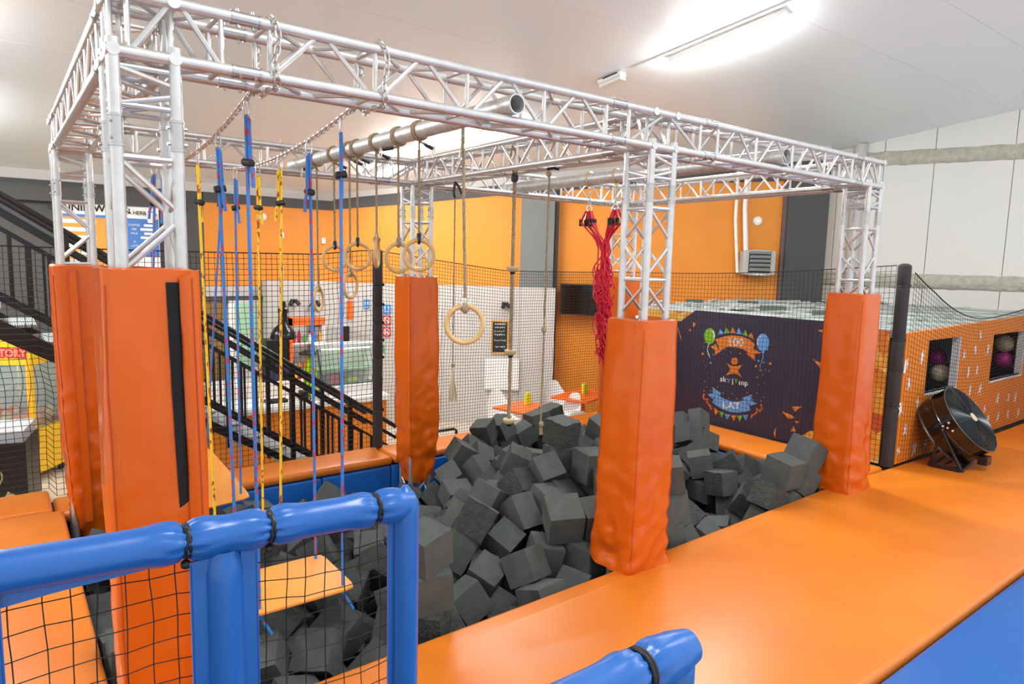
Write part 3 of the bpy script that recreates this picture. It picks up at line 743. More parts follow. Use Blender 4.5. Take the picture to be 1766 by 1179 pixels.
for i in range(150):
    f = rnd.uniform(.40, .97)**.9; wd = .085*(1-.5*max(0, f-.6)/.4); y0, z0 = spine(f); L = rnd.uniform(.12, .32)
    cx = P2X+rnd.uniform(-wd, wd); cy = y0+rnd.uniform(-wd, wd); pts = []; ph = rnd.uniform(0, 6.28); w = rnd.uniform(.012, .05)
    kind = rnd.random()
    for k in range(14):
        t = k/13
        if kind < .6: pts.append((cx+w*.5*math.sin(ph+6*t), cy+w*math.sin(ph*2+5*t), z0-L*(t-.5)))
        else: pts.append((cx+w*math.cos(ph+5.6*t), cy+w*1.2*math.sin(ph+5.6*t), z0-L*.5*math.sin(PI*t)+.05*math.sin(ph+5*t)))
    mr.path(pts, .0082, 5)
    if kind > .7: mr.ball((cx, cy, z0), .018, 8, 6)
for side, f, w in ((1, .48, .13), (1, .62, .12), (1, .82, .13), (1, .9, .08), (-1, .55, .08)):
    y0, z0 = spine(f); mr.path([(P2X-.02, y0+side*(.03+w*math.sin(PI*t)), z0+.16-.34*t) for t in [k/12 for k in range(13)]], .0075, 5)
for i in range(3):
    y0, z0 = spine(.97); mr.path([(P2X, y0+.03-.03*i, z0+.15), (P2X, y0+.06-.03*i, z0), (P2X, y0+.02-.04*i, z0-.08-.04*i)], .0075, 5)
mr.build('net_rope', 'redn', root, 60)
# ------------------------------------------------------------------ nets
def net_lines(nu, nv, fn, r):
    mb = MB()
    for i in range(nu+1): mb.path([fn(i/nu, j/nv) for j in range(nv+1)], r, 3, caps=False)
    for j in range(nv+1): mb.path([fn(i/nu, j/nv) for i in range(nu+1)], r, 3, caps=False)
    return mb
def net(label, nu, nv, fn, r, rc, name='safety_net', side_cords=True):
    root = thing(name, label, 'safety net', fn(.5, 0))
    net_lines(nu, nv, fn, r).build('netting', 'net', root, 0)
    m = MB(); m.path([fn(i/nu, 1) for i in range(nu+1)], rc, 6)
    m.build('border_cord', 'net', root, 0); return root
def wob(a, b, s, seed): return s*noise.noise(Vector((a*9+seed, b*6, seed)))
NY = 4.44
lz = lambda x: 3.60-.05*(x+.6)/4+.02
def fl(u, v):
    x = -2.3+5.66*u; zt = 3.60-.045*(x+.4)/3.4*.5 if x < 3.2 else 3.57
    if x > 2.6: zt += .07*(x-2.6)/.76
    sg = .03*math.sin(PI*min(1, max(0, (x+2.3)/5.66)))
    z0 = 1.21 if x < -.1 else 1.12
    return Vector((x+wob(u*3, v, .05, 1)*(1-abs(2*v-1)), NY+.02+wob(u*2, v, .05, 2)*v*(1-v)*3, z0+(zt-sg-z0)*v))
net('black square mesh safety net across the back left, in front of the staircase', 92, 40, fl, .0033, .007)
def fr(u, v):
    x = 3.42+4.4*u; zt = 3.63-.20*min(1, (x-3.4)/2.0) if x < 5.4 else 3.43-.03*(x-5.4)/2.4
    zt -= .03*math.sin(PI*u)
    return Vector((x+wob(u*2, v, .03, 3)*v*(1-v)*3, NY+.02+wob(u*2, v, .05, 4)*v*(1-v)*3, 1.12+(zt-1.12)*v))
net('fine black safety net along the back, in front of the white wall and tables', 100, 52, fr, .0029, .006)
def fs_(u, v):
    y = 4.44-4.26*u; zt = 3.40+.20*u-.05*math.sin(PI*u)
    return Vector((7.86+wob(u*2, v, .05, 5)*v*(1-v)*3, y, 1.21+(zt-1.21)*v))
net('fine black safety net in front of the dark printed banner', 72, 38, fs_, .0028, .006)
def fg(u, v):
    x = 8.09+5.63*u; zt = 3.52-.62*math.sin(PI*min(1, u*1.0+.0))**.8 if u < .36 else None
    t = x-8.09
    zt = 3.52-.60*(1-((t-2.2)/2.2)**2) if t < 2.2 else 2.92+.30*((t-2.2)/3.4)**1.5
    b = .10*math.sin(PI*v)*math.sin(PI*min(1, t/4))
    return Vector((x, .02-b*.3+.05*max(0, 1-t/.5), 1.21+(zt-1.21)*v))
net('sagging black safety net in front of the orange barrier with white figures, behind the fan', 98, 38, fg, .0025, .007)
def net_post(label, x, y, z0, z1, r, bands):
    root = thing('net_post', label, 'post', (x, y, z0))
    m = MB(); zs = sorted(set([z0, z1]+[b+d for b in bands for d in (-.03, -.012, 0, .012, .03)])); pts = []; rs = []
    for z in zs:
        near = min([abs(z-b) for b in bands]+[9]); pts.append((x, y, z)); rs.append(r*(.86 if near < .003 else .95 if near < .02 else 1))
    pts += [(x, y, z1+.02), (x, y, z1+.035)]; rs += [r*.85, r*.4]
    m.path(pts, rs, 18); m.build('foam_sleeve', 'pnet', root, 60)
    m = MB()
    for b in bands: m.torus((x, y, b), r*.9, .008, (0, 0, 1), 18, 6); m.ball((x+r*.9, y-.04, b+.01), .022, 8, 6)
    m.build('bungee', 'black', root); return root
net_post('tall black foam padded net post in front of the display counter', 3.36, 4.40, 1.12, 3.62, .062, [3.2, 2.95, 2.72, 2.5, 2.28, 1.6])
net_post('black foam padded net post at the corner right of the banner', 8.01, .155, 1.2, 3.59, .072, [3.36, 2.72, 2.36, 1.92])

# ------------------------------------------------------------------ blue padded frames in front
def sleeve_tube(mb, a, b, r, pinch=(), n=32, wr=.5, seed=0, e0=1, e1=1, st=None):
    """padded cover from a to b, gathered at the pinch fractions"""
    a = Vector(a); b = Vector(b); L = (b-a).length; ax = (b-a).normalized(); u = ax.cross(Vector((0, 0, 1)))
    if u.length < .01: u = Vector((1, 0, 0))
    u.normalize(); w = ax.cross(u); N = st or max(12, int(L/.0125)); vs = []
    for i in range(N+1):
        f = i/N; k0 = 1.0; g = 0
        for p in pinch:
            dd = (f-p)*L; k0 -= .24*math.exp(-(dd/.012)**2); k0 += .10*math.exp(-((abs(dd)-.05)/.03)**2); g += math.exp(-(abs(dd)/.05)**1.5)
        if f*L < .05: k0 *= (e0+(1-e0)*(f*L/.05))
        if (1-f)*L < .05: k0 *= (e1+(1-e1)*((1-f)*L/.05))
        for k in range(n):
            t = 2*PI*k/n
            d = u*math.cos(t)+w*math.sin(t)
            rr = r*k0*(1+wr*.05*noise.noise(Vector((math.cos(t)*1.5+seed, math.sin(t)*1.5, f*L*5)))+.20*g*(abs(math.sin(5.5*t+2.5*noise.noise(Vector((f*L*7, seed, t*.3)))))-.6))
            vs.append(a+ax*(L*f)+d*rr)
    fs = [(i*n+k, i*n+(k+1) % n, i*n+n+(k+1) % n, i*n+n+k) for i in range(N) for k in range(n)]
    fs += [tuple(range(n)), tuple(N*n+k for k in range(n))]
    mb.add(vs, fs); return mb
YF = -1.66
fr1 = thing('netted_frame', 'blue padded frame with black mesh and elastic ties in the lower left foreground', 'barrier frame', (.0, YF, 1.2))
ra = ony(0, 987, YF); rb = ony(692, 868, YF); rd = (rb-ra).normalized()
r0 = ra-rd*1.0; L = (rb-r0).length
def xf(px, py): return ony(px, py, YF)
strapx = [(xf(px, py)-r0).dot(rd) for px, py in ((317, 935), (461, 908), (645, 873))]
cut = [0]+strapx+[L+.02]
m = MB(); sleeve_tube(m, r0, r0+rd*(L+.035), .048, [s_/(L+.035) for s_ in strapx], 40, .6, 1, 1, .75)
m.build('rail_cover', 'blue', fr1, 60)
m = MB()       # seam flap hanging under the left part of the rail
vs = []; n = 40
for i in range(n+1):
    f = i/n; p = r0+rd*(strapx[0]*f*.985); dp = .062*(1-f**2.2)+.004*noise.noise(Vector((f*9, 1, 2)))
    for dy, dz in ((-.004, -.036), (.006, -.036), (.006-.012*(1-f), -.046-dp), (-.004-.012*(1-f), -.046-dp)): vs.append(p+Vector((0, dy, dz)))
m.add(vs, [(i*4+k, i*4+(k+1) % 4, i*4+4+(k+1) % 4, i*4+4+k) for i in range(n) for k in range(4)]); m.build('rail_flap', 'blue', fr1, 50)
def post(root, px, py, y, r, z1, fl=.07, seed=0, top=.8):
    p = ony(px, py, y); x = p.x; m = MB()
    sleeve_tube(m, (x, y, 1.21), (x, y, z1), r, (), 28, .7, seed, 1, top, 60); m.build('post_cover', 'blue', root, 60)
    m = MB()
    for sgn in (-1, 1):
        m.box(x+sgn*(r*.8) if sgn > 0 else x-fl, x+fl if sgn > 0 else x-r*.7, y-.022, y-.014, 1.22, z1-.012)
    m.build('post_flange', 'blue', root, 0)
    m = MB()
    for sgn in (-1, 1):
        for q in (fl-.004,): m.path([(x+sgn*q, y-.0225, z) for z in (1.23, 2, z1-.02)], .001, 4)
    m.build('stitching', 'blued', root, 0); return x
zr = rb.z
xp = post(fr1, 387, 1090, YF, .050, xf(387, 930).z-.02, .082, 2)
post(fr1, -60, 1090, YF, .050, xf(0, 987).z-.03, .062, 3)
xc = ony(700, 1000, YF).x-.004
m = MB(); sleeve_tube(m, (xc, YF, 1.21), (xc, YF, xf(705, 836).z), .042, (), 28, .7, 5, 1, .25, 70); m.build('post_cover', 'blue', fr1, 60)
m = MB(); m.box(xc-.058, xc-.03, YF-.004, YF+.004, 1.22, zr-.05); m.build('post_flange', 'blue', fr1, 0)
m = MB(); m.path([(xc-.036, YF-.0045, z) for z in (1.23, 2, zr-.06)], .0012, 4); m.build('stitching', 'blued', fr1, 0)
m = MB()
for s_ in strapx:
    c = r0+rd*s_; u = Vector((0, -1, 0)); w = Vector((0, 0, 1))
    m.path([c+rd*(.004*math.sin(3*t))+u*math.cos(t)*.041+w*math.sin(t)*.041 for t in [2*PI*k/24 for k in range(24)]], .0042, 7, closed=True)
    m.path([c+rd*.008+u*math.cos(t)*.041+w*math.sin(t)*.041 for t in [2*PI*k/24 for k in range(24)]], .0042, 7, closed=True)
m.build('elastic_tie', 'black', fr1)
for s_ in strapx[:2]:
    c = r0+rd*s_; m = MB(); m.ball(c+Vector((0, -.012, -.056)), .0125, 16, 12); m.build('tie_ball', 'black', fr1)
def fnet(u, v):
    x = -.95+(xc-.03+.95)*u; zt = r0.lerp(rb, min(1, (x-r0.x)/(rb.x-r0.x))).z-.04
    t = 1.22+(zt-1.22)*v
    return Vector((x+.012*noise.noise(Vector((u*14, v*9, 1))), YF+.012+.02*noise.noise(Vector((u*5, v*4, 7))), t-.018*math.sin(u*9)*1+.010*noise.noise(Vector((u*17, v*13, 3)))))
net_lines(26, 28, fnet, .0017).build('netting', 'net', fr1, 0)
m = MB()
for i in range(27):
    for j in range(29): m.ball(fnet(i/26, j/28), .0024, 5, 4)
m.build('net_knots', 'net', fr1, 0); bpy.data.objects['net_knots']['kind'] = 'stuff'
YG = -2.56
fr2 = thing('netted_frame', 'corner of a second blue padded frame at the bottom edge of the photo', 'barrier frame', (.4, YG, 1.2))
ga = ony(960, 1226, YG); gb = ony(1178, 1118, YG); gd = (gb-ga).normalized(); g0 = ga-gd*.5; L = (gb-g0).length+.02
sx = (ony(1102, 1156, YG)-g0).dot(gd)
m = MB(); sleeve_tube(m, g0, g0+gd*L, .046, [sx/L], 40, .6, 8, 1, .78); m.build('rail_cover', 'blue', fr2, 60)
xg = ony(1163, 1179, YG).x
m = MB(); sleeve_tube(m, (xg, YG, 1.2), (xg, YG, gb.z+.03), .042, (), 28, .7, 9, 1, .5, 60); m.build('post_cover', 'blue', fr2, 60)
m = MB(); c = g0+gd*sx
m.path([c+Vector((0, -math.cos(t)*.042, math.sin(t)*.042)) for t in [2*PI*k/24 for k in range(24)]], .0048, 7, closed=True)
m.path([c+gd*.008+Vector((0, -math.cos(t)*.042, math.sin(t)*.042)) for t in [2*PI*k/24 for k in range(24)]], .0048, 7, closed=True); m.build('elastic_tie', 'black', fr2)
# ------------------------------------------------------------------ printed banner
BX = 7.97
def bp(X, Y, lay=0): return onx(1150+X/4.21, 500+Y/4.211, BX-.004-.002*lay)
ban = thing('banner', 'dark printed cloth banner with balloons and ribbons reading 100 LAT', 'banner', (BX, 2.3, 1.21))
ztop = onx(1300, 549, BX).z
m = MB(); m.box(BX-.003, BX+.03, .24, 4.4, 1.21, ztop); m.build('cloth', 'mosaic', ban, 0)
pm = MB(); PM = ['print_dark', 'print_or', 'print_bl', 'print_gr', 'print_wh', 'print_org']; IDX = {k: i for i, k in enumerate(PM)}
def pp(pts, mt, lay=1): pm.cur = IDX[mt]; pm.plate([bp(x, y, lay) for x, y in pts], (-1, 0, 0), .002)
yl = -40
dark = [(yl, 262), (75, 225), (105, 225), (130, 205), (210, 147), (1180, 228), (1460, 255), (1440, 640), (1330, 880), (1110, 1020), (1040, 1020), (990, 1052), (920, 1072), (918, 1113), (30, 915), (yl, 902)]
pp(dark, 'print_dark', 0)
pp([(355, 358), (420, 336), (480, 328), (545, 336), (605, 362), (642, 396), (605, 462), (560, 432), (505, 414), (440, 412), (385, 434)], 'print_or')
pp([(318, 412), (356, 392), (376, 432), (412, 430), (385, 448), (348, 474), (352, 438)], 'print_or'); pp([(386, 434), (412, 428), (398, 442)], 'print_org', 2)
pp([(628, 424), (684, 458), (640, 462), (638, 512), (606, 482), (572, 458), (604, 466)], 'print_or'); pp([(572, 456), (598, 452), (600, 464)], 'print_org', 2)
for t, c in zip([((372, 326), (384, 281), (414, 315)), ((416, 314), (431, 273), (459, 311)), ((461, 311), (478, 270), (501, 313)), ((503, 317), (522, 274), (547, 321)), ((549, 325), (571, 289), (588, 335)), ((591, 338), (615, 306), (630, 356))], ['print_bl', 'print_gr', 'print_or']*2): pp(t, c)
def ell(cx, cy, rx, ry, n=24): return [(cx+rx*math.cos(2*PI*k/n), cy+ry*math.sin(2*PI*k/n)) for k in range(n)]
pp(ell(312, 334, 41, 58), 'print_gr'); pp([(300, 388), (306, 384), (312, 402), (292, 402)], 'print_gr')
pp(ell(697, 380, 45, 64), 'print_bl'); pp([(690, 440), (704, 440), (710, 456), (684, 456)], 'print_bl')
for cx, cy, rx, ry, s_ in ((312, 334, 41, 58, 1), (697, 380, 45, 64, -1)):
    a0 = [(-1.1+1.5*k/8) if s_ > 0 else (PI+1.1-1.5*k/8) for k in range(9)]
    pp([(cx+rx*.86*math.cos(a), cy+ry*.86*math.sin(a)) for a in a0]+[(cx+rx*.70*math.cos(a), cy+ry*.74*math.sin(a)) for a in a0[::-1]], 'print_wh', 2)
def stroke(pts, w, mt, lay=1):
    pts = [Vector((x, y)) for x, y in pts]; A = []; B = []
    for i, p in enumerate(pts):
        d = (pts[min(i+1, len(pts)-1)]-pts[max(i-1, 0)]).normalized(); q = Vector((-d.y, d.x))*w/2; A.append(p+q); B.append(p-q)
    for i in range(len(pts)-1): pp([A[i], A[i+1], B[i+1], B[i]], mt, lay)
stroke([(302, 402), (294, 425), (298, 450), (308, 472), (312, 494)], 5, 'print_wh')
stroke([(698, 456), (700, 485), (688, 520), (678, 545), (679, 570)], 5, 'print_bl')
pp(ell(492, 516, 24, 26), 'print_or')
pp([(430, 526), (455, 543), (478, 552), (512, 552), (534, 546), (553, 542), (528, 566), (518, 586), (530, 612), (548, 639), (520, 615), (492, 606), (458, 610), (424, 622), (448, 598), (460, 578), (452, 554)], 'print_or')
pp([(330, 815), (346, 780), (361, 754), (395, 778), (430, 794), (470, 806), (520, 808), (574, 799), (594, 836), (610, 870), (570, 884), (520, 889), (462, 884), (405, 864), (365, 842)], 'print_bl')
pp([(332, 704), (392, 748), (388, 766), (362, 752), (332, 790), (296, 756), (336, 748)], 'print_bl')
pp([(618, 756), (612, 802), (656, 824), (604, 842), (578, 798), (552, 796), (550, 782)], 'print_bl')
for t, c in zip([((341, 850), (378, 880), (351, 906)), ((382, 880), (416, 890), (395, 925)), ((420, 899), (460, 905), (438, 942)), ((465, 909), (506, 910), (488, 951)), ((510, 912), (548, 910), (530, 956)), ((552, 908), (590, 906), (573, 950))], ['print_or', 'print_gr', 'print_bl']*2): pp(t, c)
stroke([(272, 752), (264, 775), (274, 796), (302, 790), (292, 812), (302, 830), (318, 844), (324, 868)], 13, 'print_org')
stroke([(684, 828), (692, 858), (678, 880), (650, 858), (656, 884), (640, 900), (618, 908), (612, 930)], 13, 'print_org')
rnd = random.Random(8)
conf = [(262, 462, 11, 'print_or'), (300, 468, 6, 'print_bl'), (337, 467, 7, 'print_bl'), (318, 528, 9, 'print_bl'), (282, 552, 4, 'print_gr'), (265, 516, 4, 'print_or'), (276, 382, 6, 'print_bl'), (270, 414, 4, 'print_gr'), (752, 400, 4, 'print_bl'), (730, 432, 6, 'print_bl'), (666, 514, 9, 'print_bl'), (704, 526, 7, 'print_bl'), (750, 534, 12, 'print_or'), (648, 552, 10, 'print_or'), (680, 583, 9, 'print_gr'), (740, 586, 7, 'print_or'), (716, 576, 4, 'print_bl'), (699, 615, 5, 'print_bl'), (654, 632, 7, 'print_or'), (708, 670, 4, 'print_gr'), (665, 688, 5, 'print_gr'), (280, 664, 5, 'print_bl'), (287, 702, 4, 'print_gr'), (332, 640, 4, 'print_org'), (369, 704, 5, 'print_or'), (316, 731, 4, 'print_gr'), (408, 747, 5, 'print_gr'), (476, 752, 5, 'print_bl'), (584, 745, 6, 'print_or'), (654, 748, 5, 'print_bl'), (448, 785, 4, 'print_gr'), (510, 790, 6, 'print_or'), (626, 796, 5, 'print_gr'), (704, 777, 4, 'print_gr'), (684, 806, 5, 'print_or'), (270, 731, 5, 'print_or'), (464, 452, 5, 'print_or'), (500, 424, 5, 'print_or'), (533, 460, 6, 'print_or'), (424, 428, 5, 'print_or'), (745, 478, 4, 'print_bl'), (290, 602, 3, 'print_bl')]
for x, y, r, c in conf:
    a = rnd.uniform(0, 1.5); pp([(x+r*math.cos(a+k*PI/2), y+r*math.sin(a+k*PI/2)) for k in range(4)], c)
for t in [((1094, 291), (1172, 284), (1162, 326)), ((1060, 500), (1150, 545), (1152, 578), (1122, 576)), ((834, 879), (900, 905), (932, 930), (882, 933)), ((911, 845), (983, 845), (928, 883)), ((930, 950), (962, 953), (946, 971)), ((920, 985), (936, 1026), (901, 1026)), ((788, 1004), (795, 1003), (790, 1080), (776, 1038)), ((188, 232), (213, 245), (193, 271)), ((155, 294), (170, 280), (178, 298)), ((76, 262), (86, 290), (110, 364), (98, 345))]: pp(t, 'print_or')
pm.build('printed_emblem', PM, ban, 0)
def bwrite(body, X, Y, size, tilt, mt, name, stretch=1.0, bold=.0):
    mb = MB(); writing(mb, body, size, lambda x, y: bp(X+x*stretch, Y-y*1.0+x*tilt, 3), 1.0, bold); return mb.build(name, mt, ban, 0)
bwrite('100', 499, 381, 78, .06, 'print_wh', 'number_print', 1.05, 3)
bwrite('LAT', 468, 840, 62, .02, 'print_wh', 'word_print', 1.2, 2.5)
for b_, X, Y, c in (('sk', 409, 648, 'print_wh'), ('Y', 450, 659, 'print_bl'), ('j', 478, 661, 'print_wh'), ('Y', 503, 661, 'print_gr'), ('mp', 556, 674, 'print_wh')):
    bwrite(b_, X, Y, 52 if b_ != 'Y' else 40, .12, c, 'logo_print', 1.05, 2)
# ------------------------------------------------------------------ orange barrier with windows and balls, net roof
BY = .10
def zo_top(x): return 2.80+.021*(x-7.88)
x0b, x1b = 8.10, 15.5
wins = [(8.74, 9.71, 2.02, 2.69), (10.92, 12.24, 1.985, 2.66)]
bar = thing('barrier_wall', 'orange cloth barrier printed with white jumping figures and two open windows', 'barrier', (11, BY, 1.21))
m = MB(); xs = [x0b]+[v for w_ in wins for v in w_[:2]]+[x1b]
for i in range(0, len(xs), 2): m.plate([(xs[i], BY, 1.21), (xs[i+1], BY, 1.21), (xs[i+1], BY, zo_top(xs[i+1])), (xs[i], BY, zo_top(xs[i]))], (0, 1, 0), .05)
for a, b, z0, z1 in wins:
    m.plate([(a, BY, 1.21), (b, BY, 1.21), (b, BY, z0), (a, BY, z0)], (0, 1, 0), .05); m.plate([(a, BY, z1), (b, BY, z1), (b, BY, zo_top(b)), (a, BY, zo_top(a))], (0, 1, 0), .05)
m.build('cloth', 'clothor', bar, 0)
fig = [[(-.5, .5), (-.2, .22), (0, .30), (.2, .22), (.5, .5), (.28, .1), (.22, -.1), (.5, -.6), (.1, -.3), (-.1, -.3), (-.5, -.6), (-.22, -.1), (-.28, .1)]]
m = MB(); rnd = random.Random(12); spots = []
for r_ in range(6):
    for c_ in range(16):
        spots.append((8.15+c_*.42+.2*(r_ % 2)+rnd.uniform(-.09, .09), 1.36+r_*.27+rnd.uniform(-.05, .05)))
for x, z in spots:
    if any(a-.14 < x < b+.14 and z0-.14 < z < z1+.14 for a, b, z0, z1 in wins) or z > zo_top(x)-.12 or x > 15.2: continue
    s_ = rnd.uniform(.11, .15); k = rnd.random(); a = rnd.uniform(-.35, .35)
    def P(u, v): return (x+s_*(u*math.cos(a)-v*math.sin(a)), BY-.004, z+s_*(u*math.sin(a)+v*math.cos(a)))
    if k < .45: m.plate([P(u*.9, v) for u, v in fig[0]], (0, -1, 0), .002); m.plate([P(.16*math.cos(t), .48+.16*math.sin(t)) for t in [2*PI*q/10 for q in range(10)]], (0, -1, 0), .002)
    elif k < .75: m.plate([P(-.25, -.55), P(.12, -.6), P(.3, .2), P(.1, .65), P(-.3, .4)], (0, -1, 0), .002)
    else: m.plate([P(-.1, -.6), P(.15, -.2), P(.5, -.1), P(.15, .15), P(.1, .6), P(-.15, .2), P(-.45, .1), P(-.1, -.1)], (0, -1, 0), .002)
m.build('printed_figures', 'print_wh', bar, 0)
m = MB()
for a, b, z0, z1 in wins:
    m.box(b-.02, b+.0, BY-.01, BY+.085, z0, z1); m.box(a, b, BY-.01, BY+.06, z0-.03, z0)
m.build('window_frame', 'white', bar, 0)
m = MB(); m.box(8.1, 15.2, .74, .78, 1.22, 2.76); m.box(8.1, 15.2, .16, .74, 1.20, 1.24); m.box(8.1, 15.2, .16, .76, 2.73, 2.76); lab(m.build('shade_lining', 'louvd', None, 0), kind='structure')  # dark box added behind the windows, its colour stands in for shade
for i, (px, py, y, rp, mt, lb) in enumerate([(1617, 615, .44, 15, 'pink', 'magenta ball in the left barrier window, highest'), (1621, 643, .36, 16.5, 'cream', 'pale cream ball at the front of the left barrier window'), (1641, 638, .42, 14.5, 'cream', 'cream ball at the right side of the left barrier window'),
    (1733, 592, .38, 16, 'cream', 'cream ball at the top left of the right barrier window'), (1751, 592, .42, 14.5, 'cream', 'cream ball at the top right of the right barrier window'), (1731, 620, .38, 15, 'pink', 'magenta ball low in the right barrier window'), (1749, 624, .42, 14, 'cream', 'cream ball low on the right in the right barrier window')]):
    p = ony(px, py, y); r = rp*(p-CAM).dot(CF)/FPX; m = MB(); m.ball(p, r*.95, 24, 16); lab(m.build('ball', mt, None, 60), lb, 'ball', 'large balls in the barrier windows')
# net roof over the ball area
rf = thing('net_roof', 'pale meshed roof behind the banner and the orange barrier, with grey pads on it', 'roof', (11, 2.5, 2.8))
zr_ = 2.79
m = MB(); nx, ny = 40, 30; vs = []
for i in range(nx+1):
    for j in range(ny+1):
        x = 8.0+7.4*i/nx; y = .14+5.0*j/ny
        vs.append((x, y, zr_+.02*noise.noise(Vector((x*1.5, y*1.5, 2)))-.03*math.sin(PI*((x*1.0) % 1))+.01*(x-8)/7))
m.add(vs, [(i*(ny+1)+j, (i+1)*(ny+1)+j, (i+1)*(ny+1)+j+1, i*(ny+1)+j+1) for i in range(nx) for j in range(ny)])
m.build('mesh_cover', 'roofw', rf, 60)
m = MB(); m.box(7.985, 8.03, .2, 4.9, zr_-.04, zr_+.05)
for k in range(1, 8): m.box(8.0+k-.02, 8.0+k+.02, .15, 5.1, zr_, zr_+.035)
for k in range(1, 6): m.box(8.0, 15.4, .15+k*.9-.02, .15+k*.9+.02, zr_+.0, zr_+.04)
m.build('roof_bars', 'roofb', rf, 0)
for px, py, wpx in ((1197, 521, 27), (1290, 524, 31), (1333, 533, 40), (1420, 541, 32)):
    p = onz(px, py, zr_+.05); dd = (p-CAM).dot(CF); w_ = wpx*dd/FPX
    m = MB(); q = Matrix.Translation(p) @ Matrix.Rotation(-.65, 4, 'Z'); m.box(-w_/2, w_/2, -.08, .08, -.04, .055, q); m.build('roof_pad', 'roofp', rf, 0)
m = MB(); rnd = random.Random(4)
for i in range(60):
    x = rnd.uniform(9, 15); y = rnd.uniform(3.2, 5.1); L_ = rnd.uniform(.3, 1.0); a = rnd.uniform(-.5, .5)
    m.bar((x, y, zr_+.05), (x+L_*math.cos(a), y+L_*math.sin(a), zr_+.06), rnd.uniform(.03, .08), .03)
m.build('loose_slats', 'roofb', rf, 0)
m = MB(); m.box(8.15, 15.4, 5.12, 5.2, 0, 2.78); m.box(15.4, 15.5, .1, 5.2, 0, 2.8); lab(m.build('trim_10', 'wallw', None, 0), kind='structure')
p = onz(1772, 742, 1.2); m = MB(); m.path([(p.x+.08, p.y-.3, z) for z in (1.2, 1.5, 2.2, 2.6)], .13, 14)
lab(m.build('post_pad', 'padv', None, 50), 'orange padded post cut by the right edge of the photo', 'post')
# ------------------------------------------------------------------ drum fan
fan = thing('drum_fan', 'black drum fan tilted upwards on a steel stand on the orange mat', 'fan', (8.85, -.3, 1.2))
fc = CAM+ray(1673, 722)*8.2
fr_ = (fc-CAM).normalized(); fe1 = (CR-fr_*CR.dot(fr_)).normalized(); fe2 = fe1.cross(fr_)*-1; fe2 = fe2 if fe2.z > 0 else -fe2
fn = ((fe1*.879+fe2*.475)*.945-fr_*.33).normalized(); R_ = .435; D_ = .35
fu = fn.cross(Vector((0, 0, 1))).normalized(); fv = fu.cross(fn)
q = Matrix((fu, fv, fn)).transposed().to_4x4()
def L3(u, v, w): return fc+fu*u+fv*v+fn*w
m = MB(); m.lathe([(R_-.012, .0), (R_, .0), (R_, -.012), (R_-.006, -.018), (R_-.006, -.15), (R_, -.155), (R_, -.175), (R_-.006, -.18), (R_-.006, -D_+.02), (R_, -D_+.012), (R_, -D_), (R_-.03, -D_), (R_-.03, -.01), (R_-.012, 0)], fc, 56, q); m.build('drum', mat('gloss_black_fan_drum', '0F0A09', .25, coat=.4), fan, 30)
m = MB()
for w in (.002, -D_+.004): m.path([L3((R_)*math.cos(a), R_*math.sin(a), w) for a in [2*PI*k/56 for k in range(56)]], .009, 6, closed=True)
m.build('rim', mat('dull_steel_rim', '6A6660', .35, .8), fan)
m = MB()
for k in range(26):
    r = .05+(R_-.06)*k/25; m.path([L3(r*math.cos(a), r*math.sin(a), .012+.03*(1-(r/R_)**2)) for a in [2*PI*j/44 for j in range(44)]], .0034, 4, closed=True)
for k in range(8):
    a = 2*PI*k/8; m.path([L3(r*math.cos(a), r*math.sin(a), .016+.03*(1-(r/R_)**2)) for r in (.04, .2, .33, R_)], .004, 4)
m.build('grille', mat('dark_wire_grille', '33383A', .3, .8), fan)
m = MB(); m.lathe([(0, .05), (.055, .05), (.055, .03)], fc, 20, q); m.build('hub_badge', 'cream', fan)
m = MB()
for k in range(5):
    a = 2*PI*k/5; pts = [L3(r*math.cos(a+da), r*math.sin(a+da), w) for r, da, w in ((.06, 0, -.16), (.38, -.22, -.22), (.40, .35, -.10), (.07, .5, -.10))]
    m.plate(pts, fn, .006)
m.lathe([(0, -.07), (.07, -.08), (.07, -.24), (0, -.25)], fc, 16, q); m.build('blades', 'louvd', fan)
m = MB(); m.lathe([(0, -D_+.02), (R_-.03, -D_+.02)], fc, 32, q); m.build('back_grille', 'louvd', fan)
bolt = mat('zinc_bolt', 'D8D4CC', .3, .8); m = MB()
for px, py in ((1626, 735), (1636, 729), (1634, 738), (1643, 743)): 
    d = ray(px, py).normalized(); o = CAM-fc; A = d-fn*d.dot(fn); B = o-fn*o.dot(fn)
    a_, b_, c_ = A.dot(A), 2*A.dot(B), B.dot(B)-R_*R_; dsc = b_*b_-4*a_*c_
    if dsc > 0: m.ball(CAM+d*((-b_-math.sqrt(dsc))/(2*a_)), .016, 8, 6)
m.build('bolt', bolt, fan)
m = MB(); g = [onz(1604, 800, 1.225), onz(1657, 811, 1.225), onz(1683, 787, 1.225), onz(1633, 780, 1.225)]
for a, b in zip(g, g[1:]+g[:1]): m.bar(a, b, .05, .045)
piv = L3(0, 0, -D_/2); e1 = piv+(-fu)*(R_+.015); e2 = piv+fu*(R_+.015)
ends = sorted([e1, e2], key=lambda v: (v-CAM).dot(CF))
for e, (a, b) in zip(ends, ((g[0], g[1]), (g[3], g[2]))):
    m.tube(e, a, .017, 8); m.tube(e, b, .017, 8); m.ball(e, .03, 10, 8)
m.build('stand', 'blackm', fan)
m = MB(); m.box(-.07, .07, -.05, .05, -.05, .05, Matrix.Translation(L3(.05, -R_-.05, -.12))); m.build('motor_box', 'blackm', fan)
m = MB(); p = L3(.05, -R_-.05, -.12); m.path([p, p.lerp(g[2], .5)+Vector((.05, -.06, -.02)), vz(g[2].lerp(g[0], .3), 1.26), vz(g[0].lerp(g[1], .4), 1.24), vz(g[1], 1.23)+Vector((.1, .05, 0))], .009, 6); m.build('power_cord', 'black', fan)

